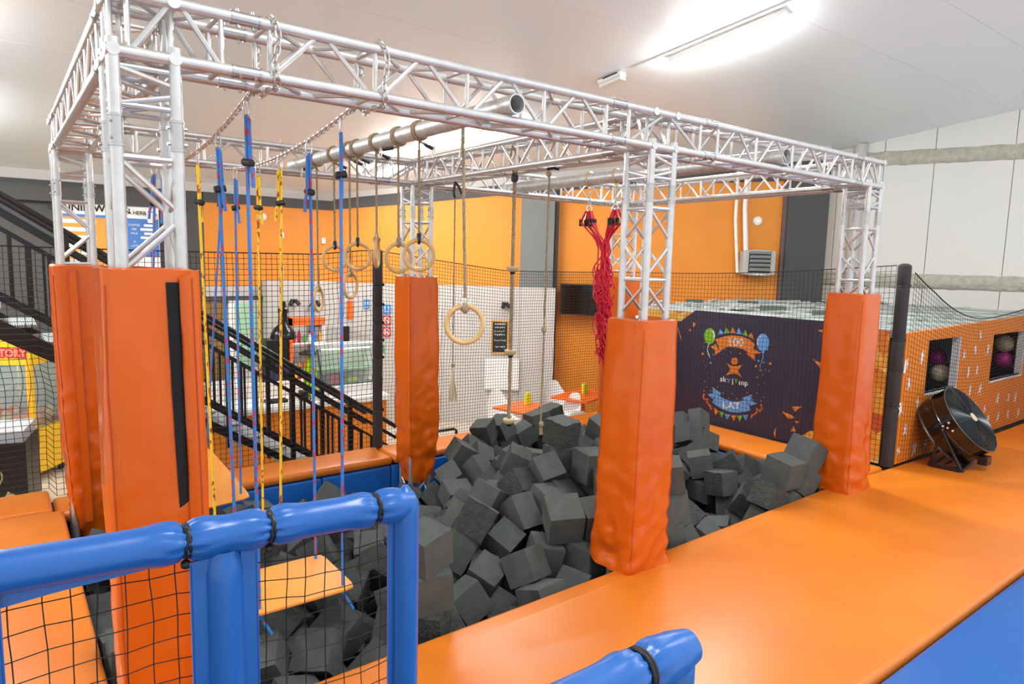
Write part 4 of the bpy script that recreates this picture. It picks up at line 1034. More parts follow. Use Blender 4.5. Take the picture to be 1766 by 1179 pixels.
# ------------------------------------------------------------------ staircase
YS0, YS1 = 5.5, 6.55
def zst(x): return 2.37-.655*x       # stringer centre
def zrl(x): return 3.86-.672*x       # handrail
st = thing('staircase', 'black steel staircase with double handrails descending behind the net on the left', 'staircase', (2, 6, 0))
X0_, X1_ = -2.4, 3.5
for yy in (YS0, YS1):
    m = MB(); m.plate([(X0_, yy, zst(X0_)-.16), (X1_+.25, yy, max(0.01, zst(X1_+.25)-.16)), (X1_+.25, yy, zst(X1_+.25)+.14), (X0_, yy, zst(X0_)+.14)], (0, 1, 0), .05); m.build('stringer', 'blackm', st, 0)
k = 0; x = X0_+.2
while zst(x)+.05 > .12:
    z = zst(x)+.10; m = MB(); m.box(x-.05, x+.27, YS0+.055, YS1-.005, z-.03, z); m.box(x-.055, x-.045, YS0+.055, YS1-.005, z-.10, z); m.build('tread', 'tread', st, 0); x += .30
for yy in (YS0+.02, YS1+.02):
    nm = 'near' if yy < 6 else 'far'
    a, b = X0_, 4.2
    m = MB(); m.tube((a, yy, zrl(a)), (b, yy, zrl(b)), .033, 10); m.build('handrail', 'blackm', st)
    m = MB(); m.bar((a, yy, zrl(a)-.17), (b, yy, zrl(b)-.17), .04, .045); m.build('top_rail', 'blackm', st, 0)
    m = MB(); m.bar((a, yy, zrl(a)-.36), (b-.1, yy, zrl(b-.1)-.36), .025, .03); m.build('middle_rail', 'blackm', st, 0)
    m = MB(); m.bar((a, yy, zrl(a)-1.13), (b-.3, yy, max(.06, zrl(b-.3)-1.13)), .03, .05); m.build('bottom_rail', 'blackm', st, 0)
    m = MB(); x = a+.1; i = 0
    while x < b:
        if i % 5 == 0: m.bar((x, yy, zrl(x)-.02), (x, yy, max(0, zst(x)-.1)), .055, .055)
        else: m.bar((x, yy, zrl(x)-.36), (x, yy, max(.02, zrl(x)-1.13)), .022, .03)
        x += .165; i += 1
    m.build('balusters', 'blackm', st, 0)
# ------------------------------------------------------------------ prize machines
cl = thing('claw_machine', 'yellow toy crane machine with a lit red sign and glass front, full of plush toys', 'claw machine', (-.13, 8.85, 0)); 
Q = Matrix.Translation((-.13, 8.85, 0)) @ Matrix.Rotation(math.radians(-35), 4, 'Z')
def qb(mb, *a): mb.box(*a, mt=Q)
m = MB(); m.tube(Q @ Vector((-.95, .3, 1.80)), Q @ Vector((-.12, .3, 1.80)), .02, 8); m.build('cabinet_light', 'tube2', cl)
m = MB(); qb(m, -1.05, 0, 0, .85, .14, .82); qb(m, -1.05, 0, 0, .85, 1.82, 2.20)
for x in (-1.05, -.07):
    for y in (0, .78): qb(m, x, x+.07, y, y+.07, .82, 1.82)
m.build('cabinet', 'yel', cl, 0)
m = MB(); qb(m, -.98, -.07, .02, .03, .82, 1.82); qb(m, -.03, -.02, .07, .78, .82, 1.82); m.build('glass_pane', 'glass', cl, 0)
m = MB(); qb(m, -.98, -.07, .74, .77, .82, 1.82); m.build('back_panel', mat('light_blue_back_panel', 'B8C8D8', .6), cl, 0)
m = MB(); rnd = random.Random(9)
for i in range(70): m.ball(Q @ Vector((rnd.uniform(-.92, -.12), rnd.uniform(.1, .7), .84+rnd.uniform(.0, .16))), rnd.uniform(.06, .10), 10, 7)
lab(m.build('plush_toys', 'plush', cl), kind='stuff')
m = MB(); m.path([Q @ Vector((-.95+.8*t, .12, 1.72-.30*math.sin(PI*t))) for t in [i/14 for i in range(15)]], .014, 6); m.path([Q @ Vector((-.45, .4, z)) for z in (1.80, 1.4)], .012, 6)
for k in range(3): m.path([Q @ Vector((-.45, .4, 1.4)), Q @ Vector((-.45+.09*math.cos(k*2.1), .4+.09*math.sin(k*2.1), 1.33)), Q @ Vector((-.45+.05*math.cos(k*2.1), .4+.05*math.sin(k*2.1), 1.24))], .012, 6)
m.build('claw', 'white', cl)
m = MB(); writing(m, 'STORY', .15, lambda x, y: Q @ Vector((-.27+x, -.008, 2.0+y)), 1.0, .05); m.build('lettering_outline', 'red', cl, 0)
m = MB(); writing(m, 'STORY', .15, lambda x, y: Q @ Vector((-.27+x, -.014, 2.0+y)), 1.0, .012); m.build('lit_lettering', 'signl', cl, 0)
m = MB()
for i in range(26): m.ball(Q @ Vector((-.035, -.008, .25+i*.075)), .011, 6, 4)
m.build('light_strip', 'led', cl)
m = MB()
for x in (-.95, -.10):
    for y in (.1, .75): m.path([Q @ Vector((x-.02, y, .06)), Q @ Vector((x+.02, y, .06))], .06, 14); m.bar(Q @ Vector((x, y, .06)), Q @ Vector((x, y, .15)), .05, .02)
m.build('castor', 'black', cl)
m = MB(); qb(m, -.80, -.30, -.05, 0, .70, .80); m.ball(Q @ Vector((-.6, -.05, .83)), .03, 8, 6); m.build('control_panel', 'white', cl)
m = MB()
for x, z, r in ((-.25, .62, .06), (-.2, .45, .05), (-.75, .4, .16)): m.plate([Q @ Vector((x+r*math.cos(t), -.003, z+r*math.sin(t))) for t in [2*PI*k/14 for k in range(14)]], Q.to_3x3() @ Vector((0, -1, 0)), .002)
m.build('cabinet_print', 'sblue', cl, 0)
Q2 = Matrix.Translation((-.27, 7.2, 0)) @ Matrix.Rotation(math.radians(-12), 4, 'Z')
am = thing('arcade_machine', 'dark brown game machine with a glazed top at the left edge', 'arcade machine', (-.27, 7.2, 0))
m = MB(); m.box(-1.0, 0, 0, .8, .03, 1.05, Q2); m.build('cabinet', mat('dark_brown_cabinet', '2A1A18', .4), am, 0)
m = MB(); m.box(-.98, -.02, .02, .78, 1.05, 1.20, Q2); m.build('glazed_top', mat('grey_glazed_top', 'B8BCC2', .25), am, 0)
m = MB(); m.torus(Q2 @ Vector((-.42, -.01, .62)), .15, .012, (-.2, -1, 0), 24, 6); m.plate([Q2 @ Vector(p) for p in ((-.4, -.004, .05), (-.1, -.004, .05), (-.05, -.004, .3), (-.22, -.004, .42))], (0, -1, 0), .003); m.build('front_print', mat('pale_gold_print', 'D8C88C', .5), am, 0)
# ------------------------------------------------------------------ menu boards on the grey wall
def wallplate(mb, p0, p1, yq=10.80, th=.02): mb.box(p0.x, p1.x, yq-th, yq, p1.z, p0.z)
mbz = thing('menu_board', 'large menu board with orange and blue price lists on the dark wall', 'menu board', (1.2, 10.8, 3.3))
p0, p1 = y_pl(90, 344), y_pl(276, 470); xl, xr, zt, zb_ = p0.x, p1.x, 4.40, 3.22; zh = y_pl(130, 369).z
m = MB(); m.box(xl, xr, 10.74, 10.82, zb_, zt); m.build('board', 'white2', mbz, 0)
xm = y_pl(212, 400).x
m = MB(); m.box(xl+.01, xm, 10.735, 10.745, zb_, zh-.05); m.build('price_panel', 'menuo', mbz, 0)
m = MB(); m.box(xm+.02, xr-.01, 10.735, 10.745, 3.45, zh-.03); m.box(xl+.01, xm, 10.735, 10.745, zh-.05, zh); m.build('coffee_panel', 'menub', mbz, 0)
tf = lambda X, Z: (lambda x, y: (X+x, 10.73, Z+y))
m = MB(); writing(m, 'CENNIK WEJŚĆ:', .17, tf((xl+xm)/2+.02, zt-.12), 1, .008); writing(m, 'KAWA HERBATA', .10, tf(xr-.38, zt-.16), .9, .002); m.build('heading', 'black', mbz, 0)
m = MB()
for i in range(6): m.box(xl+.05, xl+.62-.06*(i % 2), 10.728, 10.735, zh-.16-.14*i, zh-.09-.14*i)
m.build('price_strips', 'white', mbz, 0); m = MB()
for i in range(7): m.box(xm+.33-.06*(i % 2), xm+.5, 10.728, 10.735, zh-.17-.075*i, zh-.125-.075*i)
m.build('coffee_strips', 'white', mbz, 0)
m = MB()
for i, t in enumerate(('25', '28', '40', '45', '17')): writing(m, t, .08, tf(xm-.10, zh-.16-.14*i))
m.build('prices', mat('menu_brown_print', '9A5A1C', .6), mbz, 0)
m = MB()
for i, t in enumerate(('COFFEE', 'FEE', 'MILK', '', 'O', 'LATE')): writing(m, t, .055, tf(xm+.17, zh-.15-.075*i))
for i, t in enumerate(('4 zł', '6 zł', '6 zł', '6 zł', '8 zł', '8 zł', '5 zł')): writing(m, t, .055, tf(xr-.13, zh-.15-.075*i))
m.build('coffee_prices', 'white', mbz, 0)
m = MB(); m.lathe([(.05, 0), (.075, .17), (.08, .17), (.08, .19)], (xr-.14, 10.70, zh-.10), 16); m.build('cup_picture', 'white', mbz)
m = MB(); m.plate([(xm-.06, 10.73, zh+.03), (xm+.05, 10.73, zh+.03), (xm+.06, 10.73, zt-.04), (xm-.07, 10.73, zt-.04)], (0, -1, 0), .004); m.build('green_picture', 'print_gr', mbz, 0)
pb_ = thing('party_board', 'white board reading PARTY with coloured pennants, below the menu board', 'sign', (1.6, 10.8, 2.7))
m = MB(); m.box(1.30, 2.02, 10.75, 10.82, 2.62, 3.2); m.build('board', 'white2', pb_, 0)
m = MB(); writing(m, 'PARTY', .17, tf(1.66, 3.0), 1, .008); m.build('lettering', 'black', pb_, 0)
m = MB()
for i in range(4): m.plate([(1.36+.17*i, 10.745, 3.19), (1.46+.17*i, 10.745, 3.19), (1.41+.17*i, 10.745, 3.08)], (0, -1, 0), .004)
m.build('pennants', mat('violet_pennant', '6A4AC0', .6), pb_, 0)
# ------------------------------------------------------------------ snack bar
bx0, bx1 = 1.3, 5.11
ct = thing('bar_counter', 'snack bar counter with an orange front and a white top, behind the stair railing', 'counter', (3.2, 7.9, 0))
m = MB(); m.box(bx0, bx1, 7.62, 8.25, .02, .98); m.build('front', 'orc', ct, 0, .01)
m = MB(); m.box(bx0, bx1+.03, 7.57, 8.3, .98, 1.085); m.build('worktop', 'white2', ct, 0, .01)
dc = thing('display_case', 'glass fronted refrigerated display case with a slanted top on the bar counter', 'display case', (4.35, 7.95, 1.09))
x0, x1 = 3.93, 5.05
m = MB(); m.box(x0, x1, 7.68, 8.25, 1.09, 1.30); m.build('base', 'white2', dc, 0, .01)
m = MB(); m.box(x0, x1, 7.95, 8.25, 1.92, 2.0); m.box(x0, x1, 8.20, 8.25, 1.3, 1.95); m.build('top_shell', mat('pale_grey_case', 'C9CEC8', .4), dc, 0, .01)
m = MB(); m.plate([(x0, 7.70, 1.32), (x1, 7.70, 1.32), (x1, 7.92, 1.93), (x0, 7.92, 1.93)], (0, -1, .3), .01); m.build('front_glass', 'glass', dc, 0)
m = MB(); m.box(x0, x1, 7.80, 8.2, 1.55, 1.565); m.build('glass_shelf', 'glassg', dc, 0)
m = MB(); m.tube((x0, 7.70, 1.32), (x1, 7.70, 1.32), .012, 6); m.bar((x1, 7.70, 1.32), (x1, 7.92, 1.93), .03, .03); m.bar((x0, 7.70, 1.32), (x0, 7.92, 1.93), .03, .03); m.build('case_trim', 'blackm', dc)
m = MB(); m.tube((x0+.1, 7.99, 1.91), (x1-.1, 7.99, 1.91), .014, 8); m.build('case_light', 'tube2', dc)
for i, (x, w_, h_, mt, lb) in enumerate([(4.06, .09, .16, 'navy', 'small dark blue carton in the display case'), (4.22, .22, .17, 'red', 'dark red carton in the display case'), (4.55, .2, .12, 'lime', 'yellow green packet in the display case')]):
    m = MB(); m.box(x-w_/2, x+w_/2, 7.85, 8.02, 1.30, 1.30+h_); lab(m.build('carton', mt, None, 0, .008), lb, 'carton')
def bpt(px, py, y=9.8): return ony(px, py, y)
sh = thing('shelf_unit', 'orange topped shelf with snack packets behind the bar', 'shelf', (4.4, 9.8, 1.0))
m = MB(); a, b = bpt(494, 548), bpt(554, 562)
m.box(a.x, b.x, 9.6, 9.95, a.z-.14, a.z); m.box(a.x, a.x+.05, 9.6, 9.95, 1.125, a.z); m.build('canopy', 'orl', sh, 0)
m = MB()
for py in (590, 640): z = bpt(500, py).z; m.box(a.x, b.x, 9.62, 9.95, z-.03, z)
m.box(b.x-.05, b.x, 9.6, 9.95, 1.125, a.z-.14); m.build('boards', 'white2', sh, 0)
rnd = random.Random(2); z0 = bpt(500, 590).z; z1_ = bpt(500, 640).z
pc = ['D83A2A', 'F2B030', '3A78C8', 'F0ECE4', '4AA04A', 'C82860']
pn = ['red', 'amber', 'blue', 'white', 'green', 'crimson']
for r_, z in enumerate((z0, z1_)):
    for i in range(6):
        x = a.x+.10+i*.105; m = MB(); h_ = rnd.uniform(.16, .26); m.lathe([(.034, 0), (.036, .01), (.036, h_*.65), (.014, h_*.85), (.014, h_)], (x, 9.68, z), 10)
        k = (i*5+r_*2) % 6; lab(m.build('bottle', mat('bottle_'+pn[k], pc[k], .3) if r_ == 0 else bpy.data.materials['bottle_'+pn[k]], None), '%s drink bottle, %s from the left on the %s shelf behind the bar' % (pn[k], ['first', 'second', 'third', 'fourth', 'fifth', 'sixth'][i], ['upper', 'lower'][r_]), 'bottle', 'bottles behind the bar')
wc = thing('wall_cupboard', 'light grey cupboard with a black control panel on the wall behind the bar', 'cupboard', (4.9, 9.9, 1.6))
a, b = bpt(540, 562), bpt(600, 603); xk = bpt(588, 570).x
m = MB(); m.box(a.x, b.x, 9.7, 10.2, b.z-.05, a.z); m.build('body', mat('grey_cupboard', 'B4B2AC', .5), wc, 0, .01)
m = MB(); m.box(xk, b.x-.01, 9.69, 9.72, b.z, a.z-.02); m.build('control_panel', 'black', wc, 0)
bc = thing('back_counter', 'long white back counter standing behind the bar counter', 'counter', (4, 9.9, 0))
m = MB(); m.box(2.5, 5.2, 9.55, 10.15, 0, 1.12); m.build('body', 'white2', bc, 0, .01)
cm = thing('coffee_machine', 'black coffee machine on the back counter behind the pendant lamp', 'coffee machine', (3.85, 9.8, 1.12))
m = MB(); m.box(3.6, 4.02, 9.65, 10.0, 1.12, 1.92); m.build('body', 'blackm', cm, 0, .02)
m = MB(); m.box(3.68, 3.94, 9.63, 9.66, 1.25, 1.5); m.build('cup_bay', 'louvd', cm, 0)
m = MB(); m.box(3.45, 4.0, 9.56, 9.7, 1.12, 1.42); lab(m.build('box', 'navy', None, 0, .01), 'dark blue box on the back counter below the coffee machine', 'box')
for i, (x, h_, mt, nm_) in enumerate([(4.12, .30, 'lime', 'lime green'), (4.2, .26, 'red', 'red'), (4.06, .2, 'yel', 'yellow')]):
    m = MB(); m.lathe([(.04, 0), (.045, .02), (.045, h_*.7), (.03, h_), (0, h_)], (x, 9.6, 1.12), 12); lab(m.build('jar', mt, None), nm_+' jar standing on the back counter beside the coffee machine', 'jar')
fb = thing('fringe_bundle', 'lime green stringy bundle under a black cap beside the display case', 'decoration', (3.75, 7.8, 1.09))
m = MB(); rnd = random.Random(31)
for i in range(90):
    a = rnd.uniform(0, 2*PI); r = rnd.uniform(.3, 1)
    m.path([(3.75+.04*r*math.cos(a), 7.8+.04*r*math.sin(a), 1.86), (3.75+.11*r*math.cos(a), 7.8+.11*r*math.sin(a), 1.6), (3.75+.15*r*math.cos(a), 7.8+.12*r*math.sin(a), 1.12+rnd.uniform(-.02, .2))], .008, 3)
m.build('strands', 'limeg', fb, 0)
m = MB(); m.lathe([(.0, 1.96), (.06, 1.95), (.15, 1.90), (.155, 1.87), (.0, 1.87)], (3.72, 7.8, 0), 16); m.path([(3.75, 7.8, 1.09), (3.75, 7.8, 1.88)], .015, 6); m.build('cap', 'black', fb)
m = MB(); m.box(3.0, 3.35, 7.75, 7.95, 1.087, 1.14); lab(m.build('tray', 'black', None, 0, .01), 'small black tray on the white bar top', 'tray')
m = MB(); m.box(3.55, 3.68, 7.70, 7.84, 1.087, 1.26); lab(m.build('card_terminal', 'black', None, 0, .01), 'small black box on the bar top left of the lime bundle', 'terminal')
pl = thing('pendant_lamp', 'black bell shaped pendant lamp hanging over the bar', 'pendant lamp', (3.37, 8.0, 2.15))
m = MB(); m.lathe([(.215, 0), (.218, .03), (.20, .10), (.15, .18), (.085, .24), (.075, .30), (.07, .42), (.085, .44), (.085, .50), (.05, .53), (.045, .62), (.0, .64)], (3.37, 8, 2.14), 32); m.build('shade', mat('gloss_black_enamel', '121215', .2), pl)
m = MB(); m.path([(3.37, 8, 2.76), (3.38, 8, 3.3), (3.36, 8, 3.7), (3.37, 8, 4.0), (3.37, 8, ceil_z(8))], .007, 6); m.ball((3.37, 8, 3.87), .04, 8, 6, (1, 1, 1.5)); m.build('cable', 'white', pl)
m = MB(); m.ball((3.37, 8, 2.2), .07, 12, 8); m.build('bulb', 'tube2', pl)
# green glazed door and panels left of the bar
m = MB(); a, b = y_pl(392, 512), y_pl(448, 640); m.box(a.x, b.x, 10.74, 10.82, 0.0, a.z); d_ = struct('door_1', m, 'white2', .01)
m = MB(); a, b = y_pl(402, 522), y_pl(442, 630); m.box(a.x, b.x, 10.72, 10.745, b.z, a.z); m.build('door_glass', 'glassg', d_, 0)
m = MB(); a, b = y_pl(347, 520), y_pl(386, 625); m.box(a.x, b.x, 10.74, 10.82, b.z-.3, a.z); lab(m.build('notice_board', 'brown', None, 0), 'tan board on the wall left of the green glazed door', 'board')
m = MB(); a, b = y_pl(345, 511), y_pl(462, 516); m.box(a.x, b.x, 10.72, 10.84, b.z, a.z); struct('trim_11', m, 'wallg')
# spot lamps and signs on the white block
def spot(label, p):
    r = thing('wall_spot', label, 'spotlight', p)
    m = MB(); m.box(p.x-.03, p.x+.03, p.y-.05, p.y+.02, p.z-.04, p.z+.04); m.build('bracket', 'black', r, 0)
    for sx in (-.07, .07):
        m = MB(); m.path([Vector((p.x+sx*.5, p.y-.06, p.z+.03)), Vector((p.x+sx*1.3, p.y-.12, p.z-.07))], [.035, .045], 12); m.build('lamp_head', 'black', r)
spot('double black spotlight on the white wall left of the edge on ring', ony(505, 519, KY-.03)); spot('double black spotlight on the white wall right behind the edge on ring', ony(541, 521, KY-.03))
spot('black spotlight on the white wall above the chalkboard', kface(868, 524, .05))
def ksign(label, px0, py0, px1, py1, mt, draw=None, face=True):
    f = (lambda px, py, o: kface(px, py, o)) if face else (lambda px, py, o: ony(px, py, KY-o))
    a, b = f(px0, py0, .015), f(px1, py1, .015); zt_, zb2 = a.z, b.z; nrm = W2N if face else Vector((0, -1, 0))
    r = thing('wall_sign', label, 'sign', (a+b)/2); m = MB(); m.plate([vz(a, zb2), vz(b, zb2), vz(b, zt_), vz(a, zt_)], nrm, .01); m.build('plate', mt, r, 0)
    if draw:
        u = (vz(b, 0)-vz(a, 0)); wd = u.length; u.normalize(); c = (a+b)/2; c.z = (zt_+zb2)/2; c = c+nrm*.014; h_ = zt_-zb2
        mb = MB(); draw(mb, lambda x, y: c+u*(x*wd/2)+Vector((0, 0, y*h_/2)), nrm); mb.build('pictogram', 'white', r, 0)
    return r
def circ(mb, P, n, r0_, r1_):
    N = 28
    vs = [P(r*math.cos(2*PI*k/N), r*math.sin(2*PI*k/N)) for r in (r0_, r1_) for k in range(N)]
    mb.add(vs, [(k, (k+1) % N, N+(k+1) % N, N+k) for k in range(N)])
def nosmoke(mb, P, n): circ(mb, P, n, .62, .8); mb.add([P(-.55, .4), P(-.4, .55), P(.55, -.4), P(.4, -.55)], [(0, 1, 2, 3)]); mb.add([P(-.5, -.1), P(.2, -.1), P(.2, .08), P(-.5, .08)], [(0, 1, 2, 3)]); mb.add([P(.3, -.1), P(.45, -.1), P(.45, .25), P(.3, .25)], [(0, 1, 2, 3)])
def nodog(mb, P, n): circ(mb, P, n, .62, .8); mb.add([P(-.55, .4), P(-.4, .55), P(.55, -.4), P(.4, -.55)], [(0, 1, 2, 3)]); mb.add([P(-.4, -.35), P(-.25, -.35), P(-.1, -.05), P(.35, .0), P(.35, .3), P(.1, .15), P(-.4, .1)], [(0, 1, 2, 3, 4, 5, 6)])
def cross(mb, P, n):
    mb.add([P(-.18, -.65), P(.18, -.65), P(.18, .65), P(-.18, .65)], [(0, 1, 2, 3)]); mb.add([P(-.65, -.18), P(.65, -.18), P(.65, .18), P(-.65, .18)], [(0, 1, 2, 3)])
def wifi(mb, P, n):
    for r in (.25, .5):
        for s_ in (-1, 1):
            mb.add([P(s_*(.1+r*math.cos(a))*.9, .25+rr*math.sin(a)) for rr in (r,) for a in (-.9, -.5, 0, .5, .9)]+[P(s_*(.1+(r+.14)*math.cos(a))*.9, .25+(r+.1)*math.sin(a)) for a in (.9, .5, 0, -.5, -.9)], [tuple(range(10))])
    writing(mb, 'WI-FI', .5, lambda x, y: P(x, -.62+y*1.2), 1.0, .02)
ksign('blue sign with white radio waves on the white wall beside the middle column pad', 660.5, 525, 674, 541, 'sblue', wifi)
ksign('red sign with a crossed out cigarette, below the blue sign', 660.5, 544, 674, 560, 'red', nosmoke)
ksign('red sign with a crossed out animal, lowest of the two red signs', 660.5, 564, 674, 580, 'red', nodog)
ksign('green first aid sign with a white cross beside the black net post', 650, 594, 663, 608, 'sgreen', cross)
ksign('small blue sign half hidden left of the black net post', 627.5, 516, 637, 532, 'sblue', wifi)
ksign('plain orange paper sheet on the white wall below the low ring', 598, 518, 609, 550, 'orl')
def kplate(mb, px0, py0, px1, py1, o0, th):
    a, b = kface(px0, py0, o0), kface(px1, py1, o0); mb.plate([vz(a, b.z), vz(b, b.z), vz(b, a.z), vz(a, a.z)], W2N, th)
cb = thing('chalkboard', 'black chalkboard in a wooden frame hung by a string on the white wall', 'chalkboard', kface(862, 600, .02))
m = MB(); kplate(m, 847.5, 552, 876.5, 610, .01, .03); m.build('frame', mat('light_wood_frame', 'D8A040', .5), cb, 0)
m = MB(); kplate(m, 850, 555, 874, 607, .041, .004); m.cur = 1; rnd = random.Random(6)
for i, py in enumerate((559, 565, 571, 577, 587, 598)):
    x = 852+rnd.uniform(0, 2); k = 0
    while x < 871:
        w_ = rnd.uniform(1, 3); kplate(m, x, py-rnd.uniform(.8, 2.2), x+w_*.7, py+rnd.uniform(.2, 1.2), .048, .004); x += w_+.6
m.build('slate', ['chalk', 'chalkw'], cb, 0)
m = MB(); t = kface(864, 530, .04); m.path([kface(849, 552, .04), t, kface(875, 552, .04)], .006, 5); m.build('string', 'stringy', cb)
wb = thing('white_board', 'blank white flat panel on the white wall below the chalkboard', 'board', kface(866, 645, .02))
m = MB(); kplate(m, 837, 617, 894, 672, .02, .05); m.build('panel', 'white', wb, 0, .005)
# screen on the orange wall
tv = thing('television', 'dark flat television on the orange wall behind the red net', 'television', w2(1000, 518, .2))
a, b = w2(967, 489, .30), w2(1048, 545, .30); m = MB(); m.plate([vz(a, b.z+.02), vz(b, b.z), vz(b, a.z), vz(a, a.z)], W2N, .05); m.build('casing', 'black', tv, 0)
n_ = W2N*.052; m = MB(); e = W2D*.03; m.plate([vz(a, b.z+.05)+e+n_, vz(b, b.z+.03)-e+n_, vz(b, a.z-.03)-e+n_, vz(a, a.z-.03)+e+n_], W2N, .003); m.build('screen', 'tvs', tv, 0)
c = (a+b)/2; m = MB(); m.bar(c, c-W2N*.29, .1, .1); m.build('bracket', 'blackm', tv, 0)
# wall heater, pipes, detectors
def frame_at(p, nrm):
    u = Vector((0, 0, 1)).cross(nrm).normalized(); return Matrix((u, Vector((0, 0, 1)), nrm)).transposed().to_4x4(), u
hp = w2(1301, 453, .05); hq, hu = frame_at(hp, W2N); hw = (w2(1328, 453)-w2(1274, 453)).length/2; hh = abs(w2(1300, 432).z-w2(1300, 476).z)/2
ht = thing('fan_heater', 'grey wall mounted fan heater with five louvres on the orange wall', 'heater', hp)
H = Matrix.Translation(hp) @ hq
m = MB(); m.plate([H @ Vector((x*hw, y*hh, 0)) for x, y in ((-1, -.9), (-.5, -1), (.5, -1), (1, -.9), (1, .88), (.5, 1), (-.5, 1), (-1, .88))], W2N, .32); m.build('casing', 'greyp', ht, 0, .02)
m = MB(); m.box(-hw*.68, hw*.68, -hh*.78, hh*.80, .315, .325, H); m.build('outlet', 'louvd', ht, 0)
for k in range(5):
    m = MB(); z = -hh*.62+k*hh*.32; m.plate([H @ Vector((x*hw*.66, z+dy, w_)) for x, dy, w_ in ((-1, .0, .33), (1, .0, .33), (1, .07*hh/.3, .38), (-1, .07*hh/.3, .38))], W2N, .015); m.build('louvre', 'louvre', ht, 0)
m = MB(); m.box(-.1, .12, -hh*.93, -hh*.87, .32, .326, H); m.build('badge', 'white', ht, 0)
m = MB(); m.ball(H @ Vector((-hw*.55, -hh*1.08, .12)), .04, 8, 6); m.build('valve', 'red', ht)
def wpipe(label, px0, px1, pyb, r):
    a = w2(px0, 318, .10); b = w2(px1, pyb, .10); m = MB(); m.path([vz(a, a.z+.5), vz(a, (a.z+b.z)/2+.2), b], r, 10); return lab(m.build('heating_pipe', 'white', None), label, 'pipe')
wpipe('white heating pipe running down the orange wall left of the heater', 1272, 1271.5, 470, .033)
wpipe('white heating pipe running down into the top of the heater', 1287, 1285.5, 432, .045)
wpipe('thin white pipe beside the pipe that enters the heater', 1289.5, 1288.5, 432, .022)
def disc(label, p, nrm, r):
    rt = thing('smoke_detector', label, 'detector', p, 'round white detectors'); q_, u_ = frame_at(p, nrm)
    m = MB(); m.lathe([(0, 0), (r, 0), (r, .03), (r*.86, .05), (0, .05)], p, 28, q_); m.build('base', 'white', rt)
    m = MB(); m.torus(p+nrm*.05, r*.68, .006, nrm, 24, 6); m.build('ring', 'seam', rt); m = MB(); m.lathe([(0, .045), (r*.5, .045), (r*.45, .065), (0, .07)], p, 20, q_); m.build('cap', 'white2', rt)
disc('round white detector on the orange wall in the left corner', y_pl(453, 374)-Vector((0, 0, 0)), Vector((0, -1, 0)), .075)
disc('round white detector on the orange wall left of the red net', w2(1012, 375, .0), W2N, .085)
disc('round white detector on the orange wall above the heater', w2(1306, 381, .0), W2N, .10)
m = MB(); p = y_pl(557, 415); m.box(p.x-.04, p.x+.04, 10.78, 10.83, p.z-.06, p.z+.06); lab(m.build('wall_sensor', 'white', None, 0, .008), 'tiny white sensor box in the corner of the orange walls', 'sensor')
# ------------------------------------------------------------------ tables and chairs
def make_table(label, c, rot, w_, d_):
    t = thing('cafe_table', label, 'table', (0, 0, 0))
    m = MB(); m.box(-w_/2, w_/2, -d_/2, d_/2, .86, .90); m.build('tabletop', 'orl', t, 0, .008)
    m = MB(); m.path([(0, 0, .02), (0, 0, .86)], .035, 12); m.build('pedestal', 'orl', t); m = MB(); m.lathe([(.26, 0), (.26, .015), (.05, .04), (0, .04)], (0, 0, 0), 24); m.build('foot', 'orl', t)
    t.location = c; t.rotation_euler = (0, 0, rot); return t
def tq(pts): return [onz(px, py, .9) for px, py in pts]
k4 = tq(((853, 700), (905, 688), (956, 703), (902, 713))); c1 = sum(k4, Vector((0, 0, 0)))/4; r1 = math.atan2((k4[1]-k4[0]).y, (k4[1]-k4[0]).x)
make_table('square orange cafe table in front of the white wall', vz(c1, 0), r1, (k4[1]-k4[0]).length, (k4[3]-k4[0]).length)
c2 = onz(1006, 680, .9); make_table('orange cafe table in front of the orange wall, partly behind the column pad', vz(c2, 0), r1+.1, 1.25, .80)
ch = thing('cafe_chair', 'white shell chair behind the left corner of the orange table', 'chair', (0, 0, 0), 'white shell chairs at the cafe tables')
m = MB(); vs = []; nu, nv = 16, 14     # one curved shell: seat rising into the back, seat faces +y
def shell(u, v):
    a = (u-.5)*2; 
    if v < .5: t = v/.5; y = .26-.46*t; z = .50+.02*(1-t)**2-.02*math.sin(PI*t); w = .25+.02*math.sin(PI*t); side = .05*abs(a)**2.5*(t+.2)
    else: t = (v-.5)/.5; y = -.20-.13*t; z = .50+.52*t; w = .26-.07*t**2; side = .05*abs(a)**2
    if v >= .5: return Vector((a*w*(1-.25*max(0, t-.75)*4*abs(a)*.6), y+side*1.3, z-.10*abs(a)**4*(t > .7)*t))
    return Vector((a*w, y, z+side*1.4))
for th in (0, .012):
    for i in range(nu+1):
        for j in range(nv+1): p = shell(i/nu, j/nv); vs.append(p-Vector((0, .35, 1))*th if th else p)
o_ = (nu+1)*(nv+1); ix = lambda i, j, t: t*o_+i*(nv+1)+j; fs = []
for i in range(nu):
    for j in range(nv): fs += [(ix(i, j, 0), ix(i+1, j, 0), ix(i+1, j+1, 0), ix(i, j+1, 0)), (ix(i, j, 1), ix(i, j+1, 1), ix(i+1, j+1, 1), ix(i+1, j, 1))]
for i in range(nu):
    for j in (0, nv): fs.append((ix(i, j, 0), ix(i+1, j, 0), ix(i+1, j, 1), ix(i, j, 1)))
for j in range(nv):
    for i in (0, nu): fs.append((ix(i, j, 0), ix(i, j+1, 0), ix(i, j+1, 1), ix(i, j, 1)))
m.add(vs, fs); m.build('shell', 'white', ch, 60)
for sx in (-1, 1):
    for y0_, y1_ in ((.15, .22), (-.12, -.22)):
        m = MB(); m.path([(sx*.13, y0_, .48), (sx*.22, y1_, 0)], [.02, .013], 8); m.build('leg', 'white2', ch)
def face(p, t): return math.atan2((t-p).y, (t-p).x)-PI/2
def at_chair(px, py, z): p = onz(px, py, z); return vz(p, 0)
